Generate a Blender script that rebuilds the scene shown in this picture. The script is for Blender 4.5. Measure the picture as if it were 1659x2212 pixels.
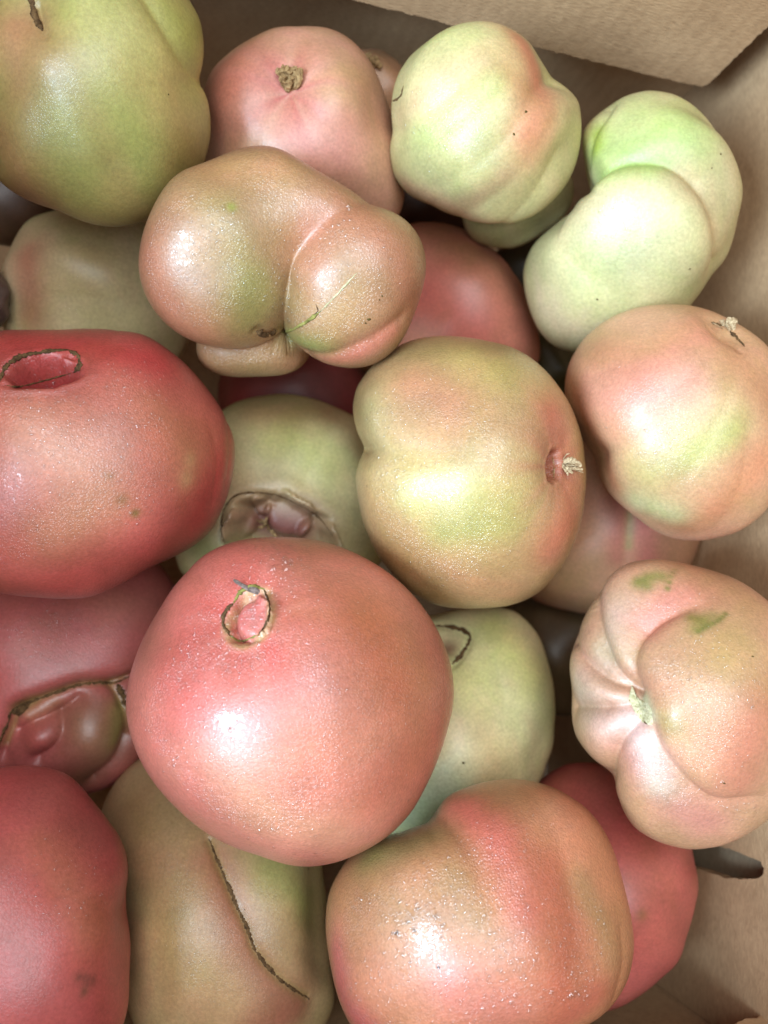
import bpy, bmesh, math, random
import numpy as np
from mathutils import Vector, Matrix
from mathutils.bvhtree import BVHTree

for o in list(bpy.data.objects):
    bpy.data.objects.remove(o)
scene = bpy.context.scene
col = scene.collection

# ------------------------------------------------------------------ camera
# world: x along the back wall, y towards the back wall, z up, box floor at z = 0
F, CX, CY = 1739.0, 829.5, 1106.0            # focal length and centre, in units of a 1659 x 2212 picture
CAM_H = 0.445
ROT = np.array([[0.96753064, -0.07885759, -0.24013734],
                [0.04331681, 0.98776096, -0.14983969],
                [0.24901429, 0.1345725, 0.95910486]])       # camera axes -> world
CAM = np.array([0.0, 0.0, CAM_H])
cd = bpy.data.cameras.new("camera")
cam = bpy.data.objects.new("camera", cd)
col.objects.link(cam)
m4 = Matrix([list(map(float, r)) for r in ROT]).to_4x4()
m4.translation = Vector(CAM)
cam.matrix_world = m4
cd.sensor_fit = 'HORIZONTAL'
cd.angle = 2 * math.atan(829.5 / F)
cd.clip_start, cd.clip_end = 0.01, 20
cd.dof.use_dof = True
cd.dof.focus_distance = 0.245
cd.dof.aperture_fstop = 11.0
scene.camera = cam

# ------------------------------------------------------------------ light
world = bpy.data.worlds.new("World")
scene.world = world
world.use_nodes = True
bg = world.node_tree.nodes["Background"]
bg.inputs[0].default_value = (0.86, 0.93, 1.0, 1)
bg.inputs[1].default_value = 0.22


def area(name, direction, dist, sx, sy, power, colour, aim=(0.06, 0.04, 0.20)):
    ld = bpy.data.lights.new(name, 'AREA')
    ld.shape = 'RECTANGLE'
    ld.size, ld.size_y, ld.energy, ld.color = sx, sy, power, colour
    lo = bpy.data.objects.new(name, ld)
    col.objects.link(lo)
    d = Vector(direction).normalized()
    lo.location = Vector(aim) + d * dist
    lo.rotation_euler = d.to_track_quat('Z', 'Y').to_euler()
    lo["kind"] = "helper"
    return lo


area("window_light", (-0.78, -0.36, 0.58), 1.1, 0.44, 0.50, 26.0, (0.60, 0.81, 1.0))
area("ceiling_light", (-0.20, -0.06, 1.0), 0.75, 0.55, 0.55, 6.0, (0.88, 0.95, 1.0), (0.10, 0.10, 0.20))

scene.render.engine = 'CYCLES'
scene.cycles.use_denoising = True
scene.cycles.max_bounces = 6
scene.cycles.diffuse_bounces = 3
scene.cycles.glossy_bounces = 2
scene.cycles.use_adaptive_sampling = True
scene.cycles.adaptive_threshold = 0.015
scene.cycles.transparent_max_bounces = 6
scene.cycles.caustics_reflective = False
scene.cycles.caustics_refractive = False
vs = scene.view_settings
vs.view_transform = 'Standard'
vs.look = 'None'
vs.gamma = 1.0
vs.exposure = 0.13

# ------------------------------------------------------------------ helpers


def ray(p):
    v = np.array([(p[0] - CX) / F, -(p[1] - CY) / F, -1.0])
    return v / np.linalg.norm(v)


def lin(c):
    c = np.asarray(c, float) / 255.0
    return np.where(c <= 0.04045, c / 12.92, ((c + 0.055) / 1.055) ** 2.4)


def to_world(pc):
    return pc @ ROT.T + CAM


def empty(name, loc, label, cat, group=None):
    o = bpy.data.objects.new(name, None)
    o.empty_display_size = 0.01
    col.objects.link(o)
    o.location = Vector([float(a) for a in loc])
    o["label"], o["category"] = label, cat
    if group:
        o["group"] = group
    return o


def mesh_np(name, V, Q, mat, parent=None, smooth=True, kind=None):
    """one mesh object from world-space vertices; Q: list/array of faces. Parent offset is removed from the vertices."""
    V = np.asarray(V, float)
    off = np.array(parent.location) if parent is not None else np.zeros(3)
    me = bpy.data.meshes.new(name)
    if isinstance(Q, np.ndarray):
        nf, k = Q.shape
        me.vertices.add(len(V))
        me.vertices.foreach_set("co", (V - off).astype(np.float32).ravel())
        me.loops.add(nf * k)
        me.loops.foreach_set("vertex_index", Q.astype(np.int32).ravel())
        me.polygons.add(nf)
        me.polygons.foreach_set("loop_start", np.arange(0, nf * k, k, dtype=np.int32))
        me.update(calc_edges=True)
    else:
        me.from_pydata([tuple(v) for v in (V - off)], [], Q)
        me.update()
    if smooth:
        me.polygons.foreach_set("use_smooth", np.ones(len(me.polygons), bool))
    me.materials.append(mat)
    o = bpy.data.objects.new(name, me)
    col.objects.link(o)
    if parent is not None:
        o.parent = parent
    if kind:
        o["kind"] = kind
    return o


def tube_geo(P, radii, sides=7, flat=1.0, nrm=None):
    """closed tapered tube along P; nrm: surface normals to flatten against."""
    P = np.asarray(P, float)
    n = len(P)
    T = np.gradient(P, axis=0)
    T /= np.linalg.norm(T, axis=1)[:, None] + 1e-12
    if nrm is None:
        nrm = np.tile(np.array([0.31, 0.2, 0.93]), (n, 1))
    B = np.cross(T, nrm)
    B /= np.linalg.norm(B, axis=1)[:, None] + 1e-12
    N = np.cross(B, T)
    a = np.arange(sides) / sides * 2 * math.pi
    V = (P[:, None, :] + np.cos(a)[None, :, None] * B[:, None, :] * np.asarray(radii)[:, None, None]
         + np.sin(a)[None, :, None] * N[:, None, :] * (np.asarray(radii) * flat)[:, None, None]).reshape(-1, 3)
    Fc = []
    for i in range(n - 1):
        for j in range(sides):
            k = (j + 1) % sides
            Fc.append((i * sides + j, i * sides + k, (i + 1) * sides + k, (i + 1) * sides + j))
    Fc.append(tuple(range(sides))[::-1])
    Fc.append(tuple((n - 1) * sides + j for j in range(sides)))
    return V, Fc


def join_geo(geos):
    Vs, Fs, off = [], [], 0
    for V, Fc in geos:
        Vs.append(np.asarray(V))
        Fs += [tuple(i + off for i in f) for f in Fc]
        off += len(V)
    return np.vstack(Vs), Fs


# ------------------------------------------------------------------ materials


def new_mat(name):
    m = bpy.data.materials.new(name)
    m.use_nodes = True
    nt = m.node_tree
    b = nt.nodes["Principled BSDF"]
    return m, nt, b


def nd(nt, kind, **kw):
    n = nt.nodes.new(kind)
    for k, v in kw.items():
        if k.startswith("i_"):
            key = k[2:]
            n.inputs[int(key) if key.isdigit() else key.replace("_", " ")].default_value = v
        else:
            setattr(n, k, v)
    return n


def ramp(nt, src, stops):
    r = nt.nodes.new("ShaderNodeValToRGB")
    e = r.color_ramp.elements
    e[0].position, e[0].color = stops[0][0], (*stops[0][1], 1)
    e[1].position, e[1].color = stops[1][0], (*stops[1][1], 1)
    for p, c in stops[2:]:
        q = e.new(p)
        q.color = (*c, 1)
    nt.links.new(src, r.inputs[0])
    return r


def skin_material():
    m, nt, b = new_mat("tomato_skin")
    L = nt.links.new
    tc = nd(nt, "ShaderNodeTexCoord")
    obj = tc.outputs["Object"]
    ca = nd(nt, "ShaderNodeVertexColor", layer_name="Col")
    wa = nd(nt, "ShaderNodeAttribute", attribute_name="wet")
    # mottled pigment
    n1 = nd(nt, "ShaderNodeTexNoise", i_Scale=55.0, i_Detail=5.0, i_Roughness=0.6)
    L(obj, n1.inputs["Vector"])
    r1 = ramp(nt, n1.outputs["Fac"], [(0.30, (0.83, 0.84, 0.80)), (0.70, (1.12, 1.10, 1.09))])
    mx = nd(nt, "ShaderNodeMix", data_type='RGBA', blend_type='MULTIPLY')
    mx.inputs[0].default_value = 1.0
    L(ca.outputs["Color"], mx.inputs[6])
    L(r1.outputs["Color"], mx.inputs[7])
    n6 = nd(nt, "ShaderNodeTexNoise", i_Scale=24.0, i_Detail=6.0, i_Roughness=0.65, i_Distortion=0.5)
    L(obj, n6.inputs["Vector"])
    r6 = ramp(nt, n6.outputs["Fac"], [(0.32, (0.90, 1.00, 0.84)), (0.50, (1.0, 1.0, 1.0)), (0.68, (1.06, 0.92, 0.98))])
    mx6 = nd(nt, "ShaderNodeMix", data_type='RGBA', blend_type='MULTIPLY')
    mx6.inputs[0].default_value = 1.0
    L(mx.outputs[2], mx6.inputs[6])
    L(r6.outputs["Color"], mx6.inputs[7])
    # fine speckle of the skin cells
    n2 = nd(nt, "ShaderNodeTexNoise", i_Scale=900.0, i_Detail=3.0, i_Roughness=0.7)
    L(obj, n2.inputs["Vector"])
    r2 = ramp(nt, n2.outputs["Fac"], [(0.3, (0.84, 0.83, 0.81)), (0.72, (1.16, 1.16, 1.15))])
    mx2 = nd(nt, "ShaderNodeMix", data_type='RGBA', blend_type='MULTIPLY')
    mx2.inputs[0].default_value = 1.0
    L(mx6.outputs[2], mx2.inputs[6])
    L(r2.outputs["Color"], mx2.inputs[7])
    L(mx2.outputs[2], b.inputs["Base Color"])
    # wet film breaks up where the noise is high
    n3 = nd(nt, "ShaderNodeTexNoise", i_Scale=340.0, i_Detail=4.0, i_Roughness=0.62, i_Distortion=1.2)
    L(obj, n3.inputs["Vector"])
    add = nd(nt, "ShaderNodeMath", operation='MULTIPLY_ADD')
    add.inputs[1].default_value = 0.30
    fa = nd(nt, "ShaderNodeAttribute", attribute_name="film")
    L(fa.outputs["Fac"], add.inputs[0])
    L(n3.outputs["Fac"], add.inputs[2])
    film = nd(nt, "ShaderNodeMapRange", i_1=0.83, i_2=0.85)
    L(add.outputs[0], film.inputs[0])
    # beads of condensation
    vo = nd(nt, "ShaderNodeTexVoronoi", i_Scale=1450.0, i_Randomness=1.0)
    L(obj, vo.inputs["Vector"])
    vh = nd(nt, "ShaderNodeMapRange", i_1=0.0, i_2=0.75, i_3=1.0, i_4=0.0)
    L(vo.outputs["Distance"], vh.inputs[0])
    n4 = nd(nt, "ShaderNodeTexNoise", i_Scale=420.0, i_Detail=2.0)
    L(obj, n4.inputs["Vector"])
    hs = nd(nt, "ShaderNodeMath", operation='ADD')
    L(vh.outputs[0], hs.inputs[0])
    n4m = nd(nt, "ShaderNodeMath", operation='MULTIPLY')
    n4m.inputs[1].default_value = 0.45
    L(n4.outputs["Fac"], n4m.inputs[0])
    L(n4m.outputs[0], hs.inputs[1])
    amp = nd(nt, "ShaderNodeMapRange", i_1=0.0, i_2=1.0, i_3=0.12, i_4=0.95)
    L(wa.outputs["Fac"], amp.inputs[0])
    inv = nd(nt, "ShaderNodeMath", operation='MULTIPLY_ADD')
    inv.inputs[1].default_value = -0.85
    inv.inputs[2].default_value = 1.0
    L(film.outputs[0], inv.inputs[0])
    am = nd(nt, "ShaderNodeMath", operation='MULTIPLY')
    L(amp.outputs[0], am.inputs[0])
    L(inv.outputs[0], am.inputs[1])
    bc = nd(nt, "ShaderNodeBump", i_Distance=0.00045)
    L(am.outputs[0], bc.inputs["Strength"])
    L(hs.outputs[0], bc.inputs["Height"])
    L(bc.outputs[0], b.inputs["Coat Normal"])
    cw = nd(nt, "ShaderNodeMapRange", i_1=0.0, i_2=1.0, i_3=0.05, i_4=0.85)
    L(wa.outputs["Fac"], cw.inputs[0])
    L(cw.outputs[0], b.inputs["Coat Weight"])
    b.inputs["Coat IOR"].default_value = 1.5
    cr = nd(nt, "ShaderNodeMix", data_type='FLOAT')
    L(film.outputs[0], cr.inputs[0])
    cr.inputs[2].default_value = 0.14
    cr.inputs[3].default_value = 0.08
    L(cr.outputs[0], b.inputs["Coat Roughness"])
    # the skin's own fine pores
    n5 = nd(nt, "ShaderNodeTexNoise", i_Scale=1500.0, i_Detail=2.0)
    L(obj, n5.inputs["Vector"])
    bu = nd(nt, "ShaderNodeBump", i_Distance=0.00022, i_Strength=0.22)
    L(n5.outputs["Fac"], bu.inputs["Height"])
    bw = nd(nt, "ShaderNodeMath", operation='MULTIPLY')
    bw.inputs[1].default_value = 0.09
    L(am.outputs[0], bw.inputs[0])
    bb = nd(nt, "ShaderNodeBump", i_Distance=0.0003)
    L(bw.outputs[0], bb.inputs["Strength"])
    L(vh.outputs[0], bb.inputs["Height"])
    L(bu.outputs[0], bb.inputs["Normal"])
    L(bb.outputs[0], b.inputs["Normal"])
    ro = nd(nt, "ShaderNodeMapRange", i_1=0.0, i_2=1.0, i_3=0.46, i_4=0.40)
    L(wa.outputs["Fac"], ro.inputs[0])
    rm = nd(nt, "ShaderNodeMix", data_type='FLOAT')
    L(film.outputs[0], rm.inputs[0])
    L(ro.outputs[0], rm.inputs[2])
    rm.inputs[3].default_value = 0.22
    L(rm.outputs[0], b.inputs["Roughness"])
    b.inputs["Specular IOR Level"].default_value = 0.58
    b.inputs["Subsurface Weight"].default_value = 0.12
    b.inputs["Subsurface Radius"].default_value = (1.0, 0.45, 0.25)
    b.inputs["Subsurface Scale"].default_value = 0.006
    return m


def crust_material(name, a, c, scale=600.0):
    m, nt, b = new_mat(name)
    tc = nd(nt, "ShaderNodeTexCoord")
    n = nd(nt, "ShaderNodeTexNoise", i_Scale=scale, i_Detail=6.0, i_Roughness=0.7)
    nt.links.new(tc.outputs["Object"], n.inputs["Vector"])
    r = ramp(nt, n.outputs["Fac"], [(0.32, tuple(lin(a))), (0.68, tuple(lin(c)))])
    nt.links.new(r.outputs[0], b.inputs["Base Color"])
    bu = nd(nt, "ShaderNodeBump", i_Strength=0.9, i_Distance=0.0006)
    nt.links.new(n.outputs["Fac"], bu.inputs["Height"])
    nt.links.new(bu.outputs[0], b.inputs["Normal"])
    b.inputs["Roughness"].default_value = 0.85
    b.inputs["Specular IOR Level"].default_value = 0.2
    return m


def water_material():
    m = bpy.data.materials.new("water")
    m.use_nodes = True
    nt = m.node_tree
    nt.nodes.clear()
    out = nd(nt, "ShaderNodeOutputMaterial")
    tr = nd(nt, "ShaderNodeBsdfTransparent")
    tr.inputs[0].default_value = (0.97, 0.97, 0.97, 1)
    gl = nd(nt, "ShaderNodeBsdfGlossy", i_Roughness=0.10)
    fr = nd(nt, "ShaderNodeFresnel", i_IOR=1.75)
    ge = nd(nt, "ShaderNodeNewGeometry")
    iv = nd(nt, "ShaderNodeMath", operation='SUBTRACT')
    iv.inputs[0].default_value = 1.0
    nt.links.new(ge.outputs["Backfacing"], iv.inputs[1])
    fm = nd(nt, "ShaderNodeMath", operation='MULTIPLY')
    nt.links.new(fr.outputs[0], fm.inputs[0])
    nt.links.new(iv.outputs[0], fm.inputs[1])
    mx = nd(nt, "ShaderNodeMixShader")
    nt.links.new(fm.outputs[0], mx.inputs[0])
    nt.links.new(tr.outputs[0], mx.inputs[1])
    nt.links.new(gl.outputs[0], mx.inputs[2])
    nt.links.new(mx.outputs[0], out.inputs[0])
    return m


def cardboard_material(name, a, c, edge=False):
    m, nt, b = new_mat(name)
    L = nt.links.new
    tc = nd(nt, "ShaderNodeTexCoord")
    obj = tc.outputs["Object"]
    n1 = nd(nt, "ShaderNodeTexNoise", i_Scale=38.0, i_Detail=7.0, i_Roughness=0.68)
    L(obj, n1.inputs["Vector"])
    mp = nd(nt, "ShaderNodeMapping")
    mp.inputs["Scale"].default_value = (420, 420, 1500)
    L(obj, mp.inputs["Vector"])
    n2 = nd(nt, "ShaderNodeTexNoise", i_Scale=1.0, i_Detail=4.0, i_Roughness=0.6)
    L(mp.outputs[0], n2.inputs["Vector"])
    mix = nd(nt, "ShaderNodeMath", operation='MULTIPLY_ADD')
    mix.inputs[1].default_value = 0.55
    L(n2.outputs["Fac"], mix.inputs[0])
    ma = nd(nt, "ShaderNodeMath", operation='MULTIPLY')
    ma.inputs[1].default_value = 0.45
    L(n1.outputs["Fac"], ma.inputs[0])
    L(ma.outputs[0], mix.inputs[2])
    r = ramp(nt, mix.outputs[0], [(0.34, tuple(lin(a))), (0.66, tuple(lin(c)))])
    L(r.outputs[0], b.inputs["Base Color"])
    # flutes running up the wall
    sx = nd(nt, "ShaderNodeSeparateXYZ")
    L(obj, sx.inputs[0])
    su = nd(nt, "ShaderNodeMath", operation='ADD')
    L(sx.outputs[0], su.inputs[0])
    L(sx.outputs[1], su.inputs[1])
    mu = nd(nt, "ShaderNodeMath", operation='MULTIPLY')
    mu.inputs[1].default_value = 2 * math.pi / 0.0062
    L(su.outputs[0], mu.inputs[0])
    si = nd(nt, "ShaderNodeMath", operation='SINE')
    L(mu.outputs[0], si.inputs[0])
    s2 = nd(nt, "ShaderNodeMath", operation='MULTIPLY_ADD')
    s2.inputs[1].default_value = 0.10
    L(si.outputs[0], s2.inputs[0])
    L(n2.outputs["Fac"], s2.inputs[2])
    bu = nd(nt, "ShaderNodeBump", i_Strength=0.55, i_Distance=0.0006)
    L(s2.outputs[0], bu.inputs["Height"])
    L(bu.outputs[0], b.inputs["Normal"])
    b.inputs["Roughness"].default_value = 0.72
    b.inputs["Specular IOR Level"].default_value = 0.25
    return m


SKIN = skin_material()
SCAR = crust_material("scar_cork", (54, 36, 22), (116, 88, 56))
SCAR_GREEN = crust_material("scar_green", (92, 88, 38), (158, 150, 84))
SCAR_PALE = crust_material("scar_pale", (150, 140, 96), (214, 204, 168))
STEM = crust_material("dried_stem", (92, 66, 38), (196, 160, 112), 900.0)
STEM_PALE = crust_material("dried_stem_pale", (128, 98, 66), (212, 188, 150), 900.0)
TWIG = crust_material("twig", (70, 58, 52), (150, 130, 122), 900.0)
SPECK = crust_material("speck", (52, 40, 18), (96, 80, 38))
WATER = water_material()
CARD = cardboard_material("cardboard", (160, 126, 93), (196, 160, 122))
CARD_EDGE = cardboard_material("cardboard_edge", (170, 140, 100), (206, 176, 134))

# ------------------------------------------------------------------ the box
XW, YB, YF, XL = 0.215, 0.2595, -0.1456, -0.135
TOP_R, TOP_B, TOP_F, TOP_L = 0.318, 0.315, 0.318, 0.290
TH = 0.0045

box = empty("cardboard_box", (0.04, 0.05, 0.0), "open brown corrugated cardboard box holding all the tomatoes", "box")


def grid_panel(name, origin, eu, ev, nu, nv, thick, mat, parent, bow=None, rag=(), seed=1, hole=None):
    """a sheet of board with thickness. eu, ev: full edge vectors; bow(u,v) -> metres along the normal; rag: the edges torn ragged."""
    rnd = np.random.RandomState(seed)
    o_, eu, ev = map(lambda a: np.asarray(a, float), (origin, eu, ev))
    nrm = np.cross(eu, ev)
    nrm /= np.linalg.norm(nrm)
    V = []
    for side in (0, 1):
        for j in range(nv + 1):
            for i in range(nu + 1):
                u, v = i / nu, j / nv
                p = o_ + eu * u + ev * v
                if bow:
                    p = p + nrm * bow(u, v)
                V.append(p - nrm * thick * side)
    V = np.array(V)
    W = (nu + 1) * (nv + 1)
    for e in rag:
        for s in (0, 1):
            if e == 'v0':
                idx = [i for i in range(nu + 1)]
                dirn = ev / np.linalg.norm(ev)
            elif e == 'v1':
                idx = [nv * (nu + 1) + i for i in range(nu + 1)]
                dirn = ev / np.linalg.norm(ev)
            elif e == 'u0':
                idx = [j * (nu + 1) for j in range(nv + 1)]
                dirn = eu / np.linalg.norm(eu)
            else:
                idx = [j * (nu + 1) + nu for j in range(nv + 1)]
                dirn = eu / np.linalg.norm(eu)
            a = rnd.normal(0, 0.00028, len(idx))
            a += 0.0005 * np.sin(np.arange(len(idx)) * 0.9 + 2 * s)
            for q, k in enumerate(idx):
                V[k + s * W] += dirn * a[q]
    Fc = []
    g = lambda i, j, s: s * W + j * (nu + 1) + i
    for j in range(nv):
        for i in range(nu):
            Fc.append((g(i, j, 0), g(i + 1, j, 0), g(i + 1, j + 1, 0), g(i, j + 1, 0)))
            Fc.append((g(i, j + 1, 1), g(i + 1, j + 1, 1), g(i + 1, j, 1), g(i, j, 1)))
    for i in range(nu):
        Fc.append((g(i + 1, 0, 0), g(i, 0, 0), g(i, 0, 1), g(i + 1, 0, 1)))
        Fc.append((g(i, nv, 0), g(i + 1, nv, 0), g(i + 1, nv, 1), g(i, nv, 1)))
    for j in range(nv):
        Fc.append((g(0, j, 0), g(0, j + 1, 0), g(0, j + 1, 1), g(0, j, 1)))
        Fc.append((g(nu, j + 1, 0), g(nu, j, 0), g(nu, j, 1), g(nu, j + 1, 1)))
    return mesh_np(name, V, Fc, mat, parent, smooth=False)


grid_panel("bottom_panel", (XL, YF, 0), (XW - XL, 0, 0), (0, YB - YF, 0), 4, 4, TH, CARD, box)
grid_panel("back_wall", (XL - 0.012, YB, -0.003), (XW - XL + 0.024, 0, 0), (0, 0, TOP_B), 4, 4, TH, CARD, box)       # faces -y
grid_panel("left_wall", (XL, YF + 0.0003, 0.0003), (0, YB - YF - 0.0006, 0), (0, 0, TOP_L), 4, 4, TH, CARD, box)   # faces +x
grid_panel("front_wall", (XW + 0.012, YF, -0.003), (-(XW - XL) - 0.024, 0, 0), (0, 0, TOP_F), 4, 4, TH, CARD, box)  # faces +y


def on_right_wall(p):
    r = ROT @ ray(p)
    q = CAM + r * (XW / r[0])
    return q[1], q[2]


# right wall with its punched hand hole
hole_px = [(1440, 1838), (1500, 1829), (1551, 1828), (1575, 1833), (1597, 1842), (1625, 1853), (1643, 1862), (1650, 1875), (1648, 1888), (1638, 1897),
           (1622, 1899), (1595, 1898), (1564, 1896), (1535, 1886), (1506, 1876), (1440, 1862)]
H0 = np.array([on_right_wall(p) for p in hole_px])
dense = []
rh = random.Random(5)
for i in range(len(H0)):
    a, b2 = H0[i], H0[(i + 1) % len(H0)]
    for k in range(5):
        q = a + (b2 - a) * k / 5
        dense.append(q + np.array([rh.uniform(-1, 1), rh.uniform(-1, 1)]) * 0.00022)
bm = bmesh.new()
outer = [bm.verts.new((XW, y, z)) for y, z in ((YF + .0003, .0003), (YB - .0003, .0003), (YB - .0003, TOP_R), (YF + .0003, TOP_R))]
inner = [bm.verts.new((XW, q[0], q[1])) for q in dense]
es = [bm.edges.new((outer[i], outer[(i + 1) % 4])) for i in range(4)]
es += [bm.edges.new((inner[i], inner[(i + 1) % len(inner)])) for i in range(len(inner))]
bmesh.ops.triangle_fill(bm, use_beauty=True, use_dissolve=False, edges=es)
r = bmesh.ops.extrude_face_region(bm, geom=bm.faces[:])
bmesh.ops.translate(bm, verts=[v for v in r["geom"] if isinstance(v, bmesh.types.BMVert)], vec=(TH, 0, 0))
bmesh.ops.recalc_face_normals(bm, faces=bm.faces[:])
me = bpy.data.meshes.new("right_wall")
for v in bm.verts:
    v.co -= box.location
bm.to_mesh(me)
bm.free()
me.materials.append(CARD)
rw = bpy.data.objects.new("right_wall", me)
col.objects.link(rw)
rw.parent = box
# panel added outside the wall to keep ambient light out of the hole
DARKCARD = cardboard_material("cardboard_outer", (150, 130, 104), (186, 162, 132))
grid_panel("hole_light_block", (XW + 0.0125, YF, 0), (0, 0, TOP_R - 0.002), (0, YB - YF, 0), 4, 4, TH, DARKCARD, box)


# flap folded down inside the back wall: it leaves the wall's top edge and hangs a little in front of it
def flap_profile(v):        # v = 0 at the fold, 1 at the torn lower edge
    pts = [(0.0, 0.2585, TOP_B), (0.12, 0.2440, TOP_B - 0.006), (0.3, 0.2330, 0.282), (0.65, 0.2296, 0.232), (1.0, 0.2313, 0.1810)]
    vs_ = [p[0] for p in pts]
    return np.interp(v, vs_, [p[1] for p in pts]), np.interp(v, vs_, [p[2] for p in pts])


nu, nv = 420, 110
rf = np.random.RandomState(3)
V = []
x0, x1 = -0.10, 0.1955
jb = rf.normal(0, 0.00015, nu + 1) + np.convolve(rf.normal(0, 0.00035, nu + 1), np.ones(5) / 5, 'same')
jr = rf.normal(0, 0.00014, nv + 1) + np.convolve(rf.normal(0, 0.00035, nv + 1), np.ones(4) / 4, 'same')
for s in (0, 1):
    for j in range(nv + 1):
        v = j / nv
        y, z = flap_profile(v)
        for i in range(nu + 1):
            u = i / nu
            x = x0 + (x1 - x0) * u + (jr[j] if i == nu else 0)
            zz = z + (jb[i] * (1 if s == 0 else 0.6) if j == nv else 0)
            yy = y + 0.0012 * math.sin(u * 5.0) * v
            if i > nu - 2 and j > nv - 2:
                zz += 0.0012
            V.append((x, yy + 0.0038 * s, zz))
W = (nu + 1) * (nv + 1)
g = lambda i, j, s: s * W + j * (nu + 1) + i
Fc = []
for j in range(nv):
    for i in range(nu):
        Fc.append((g(i, j, 0), g(i, j + 1, 0), g(i + 1, j + 1, 0), g(i + 1, j, 0)))
        Fc.append((g(i + 1, j, 1), g(i + 1, j + 1, 1), g(i, j + 1, 1), g(i, j, 1)))
for i in range(nu):
    Fc.append((g(i, nv, 0), g(i, nv, 1), g(i + 1, nv, 1), g(i + 1, nv, 0)))
    Fc.append((g(i + 1, 0, 0), g(i + 1, 0, 1), g(i, 0, 1), g(i, 0, 0)))
for j in range(nv):
    Fc.append((g(nu, j, 0), g(nu, j + 1, 0), g(nu, j + 1, 1), g(nu, j, 1)))
    Fc.append((g(0, j + 1, 0), g(0, j, 0), g(0, j, 1), g(0, j + 1, 1)))
fl = mesh_np("flap", V, Fc, CARD, box, smooth=False)
fl["label"] = "back flap with a torn lower edge folded into the box"

# the front flap, its torn corner just in view
def at_plane_y(p, y):
    r_ = ROT @ ray(p)
    return CAM + r_ * ((y - CAM[1]) / r_[1])
c0 = at_plane_y((1548, 2222), YF + 0.016)
c1 = at_plane_y((1700, 2176), YF + 0.016)
ed = (c1 - c0)
ed /= np.linalg.norm(ed)
grid_panel("flap", c0 + ed * 0.05 + np.array([0, 0, 0.0]), -ed * 0.20, (0, -0.012, 0.05), 110, 8, 0.0038, CARD, box, rag=('v0',), seed=8)

# ------------------------------------------------------------------ tomatoes
GAIN = 0.68


def cube_sphere(n):
    t = np.tan(np.linspace(-math.pi / 4, math.pi / 4, n + 1))
    A, Bq = np.meshgrid(t, t, indexing='ij')
    faces, verts = [], []
    off = 0
    one = np.ones_like(A)
    for (x, y, z) in ((one, A, Bq), (-one, Bq, A), (Bq, one, A), (A, -one, Bq), (A, Bq, one), (Bq, A, -one)):
        P = np.stack([x, y, z], -1).reshape(-1, 3)
        verts.append(P / np.linalg.norm(P, axis=1)[:, None])
        I = np.arange((n + 1) * (n + 1)).reshape(n + 1, n + 1) + off
        faces.append(np.stack([I[:-1, :-1], I[1:, :-1], I[1:, 1:], I[:-1, 1:]], -1).reshape(-1, 4))
        off += (n + 1) ** 2
    V = np.vstack(verts)
    Q = np.vstack(faces)
    key = np.round(V * 1e6).astype(np.int64)
    _, first, inv = np.unique(key, axis=0, return_index=True, return_inverse=True)
    return V[first], inv.reshape(-1)[Q]


_cs = {}


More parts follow.
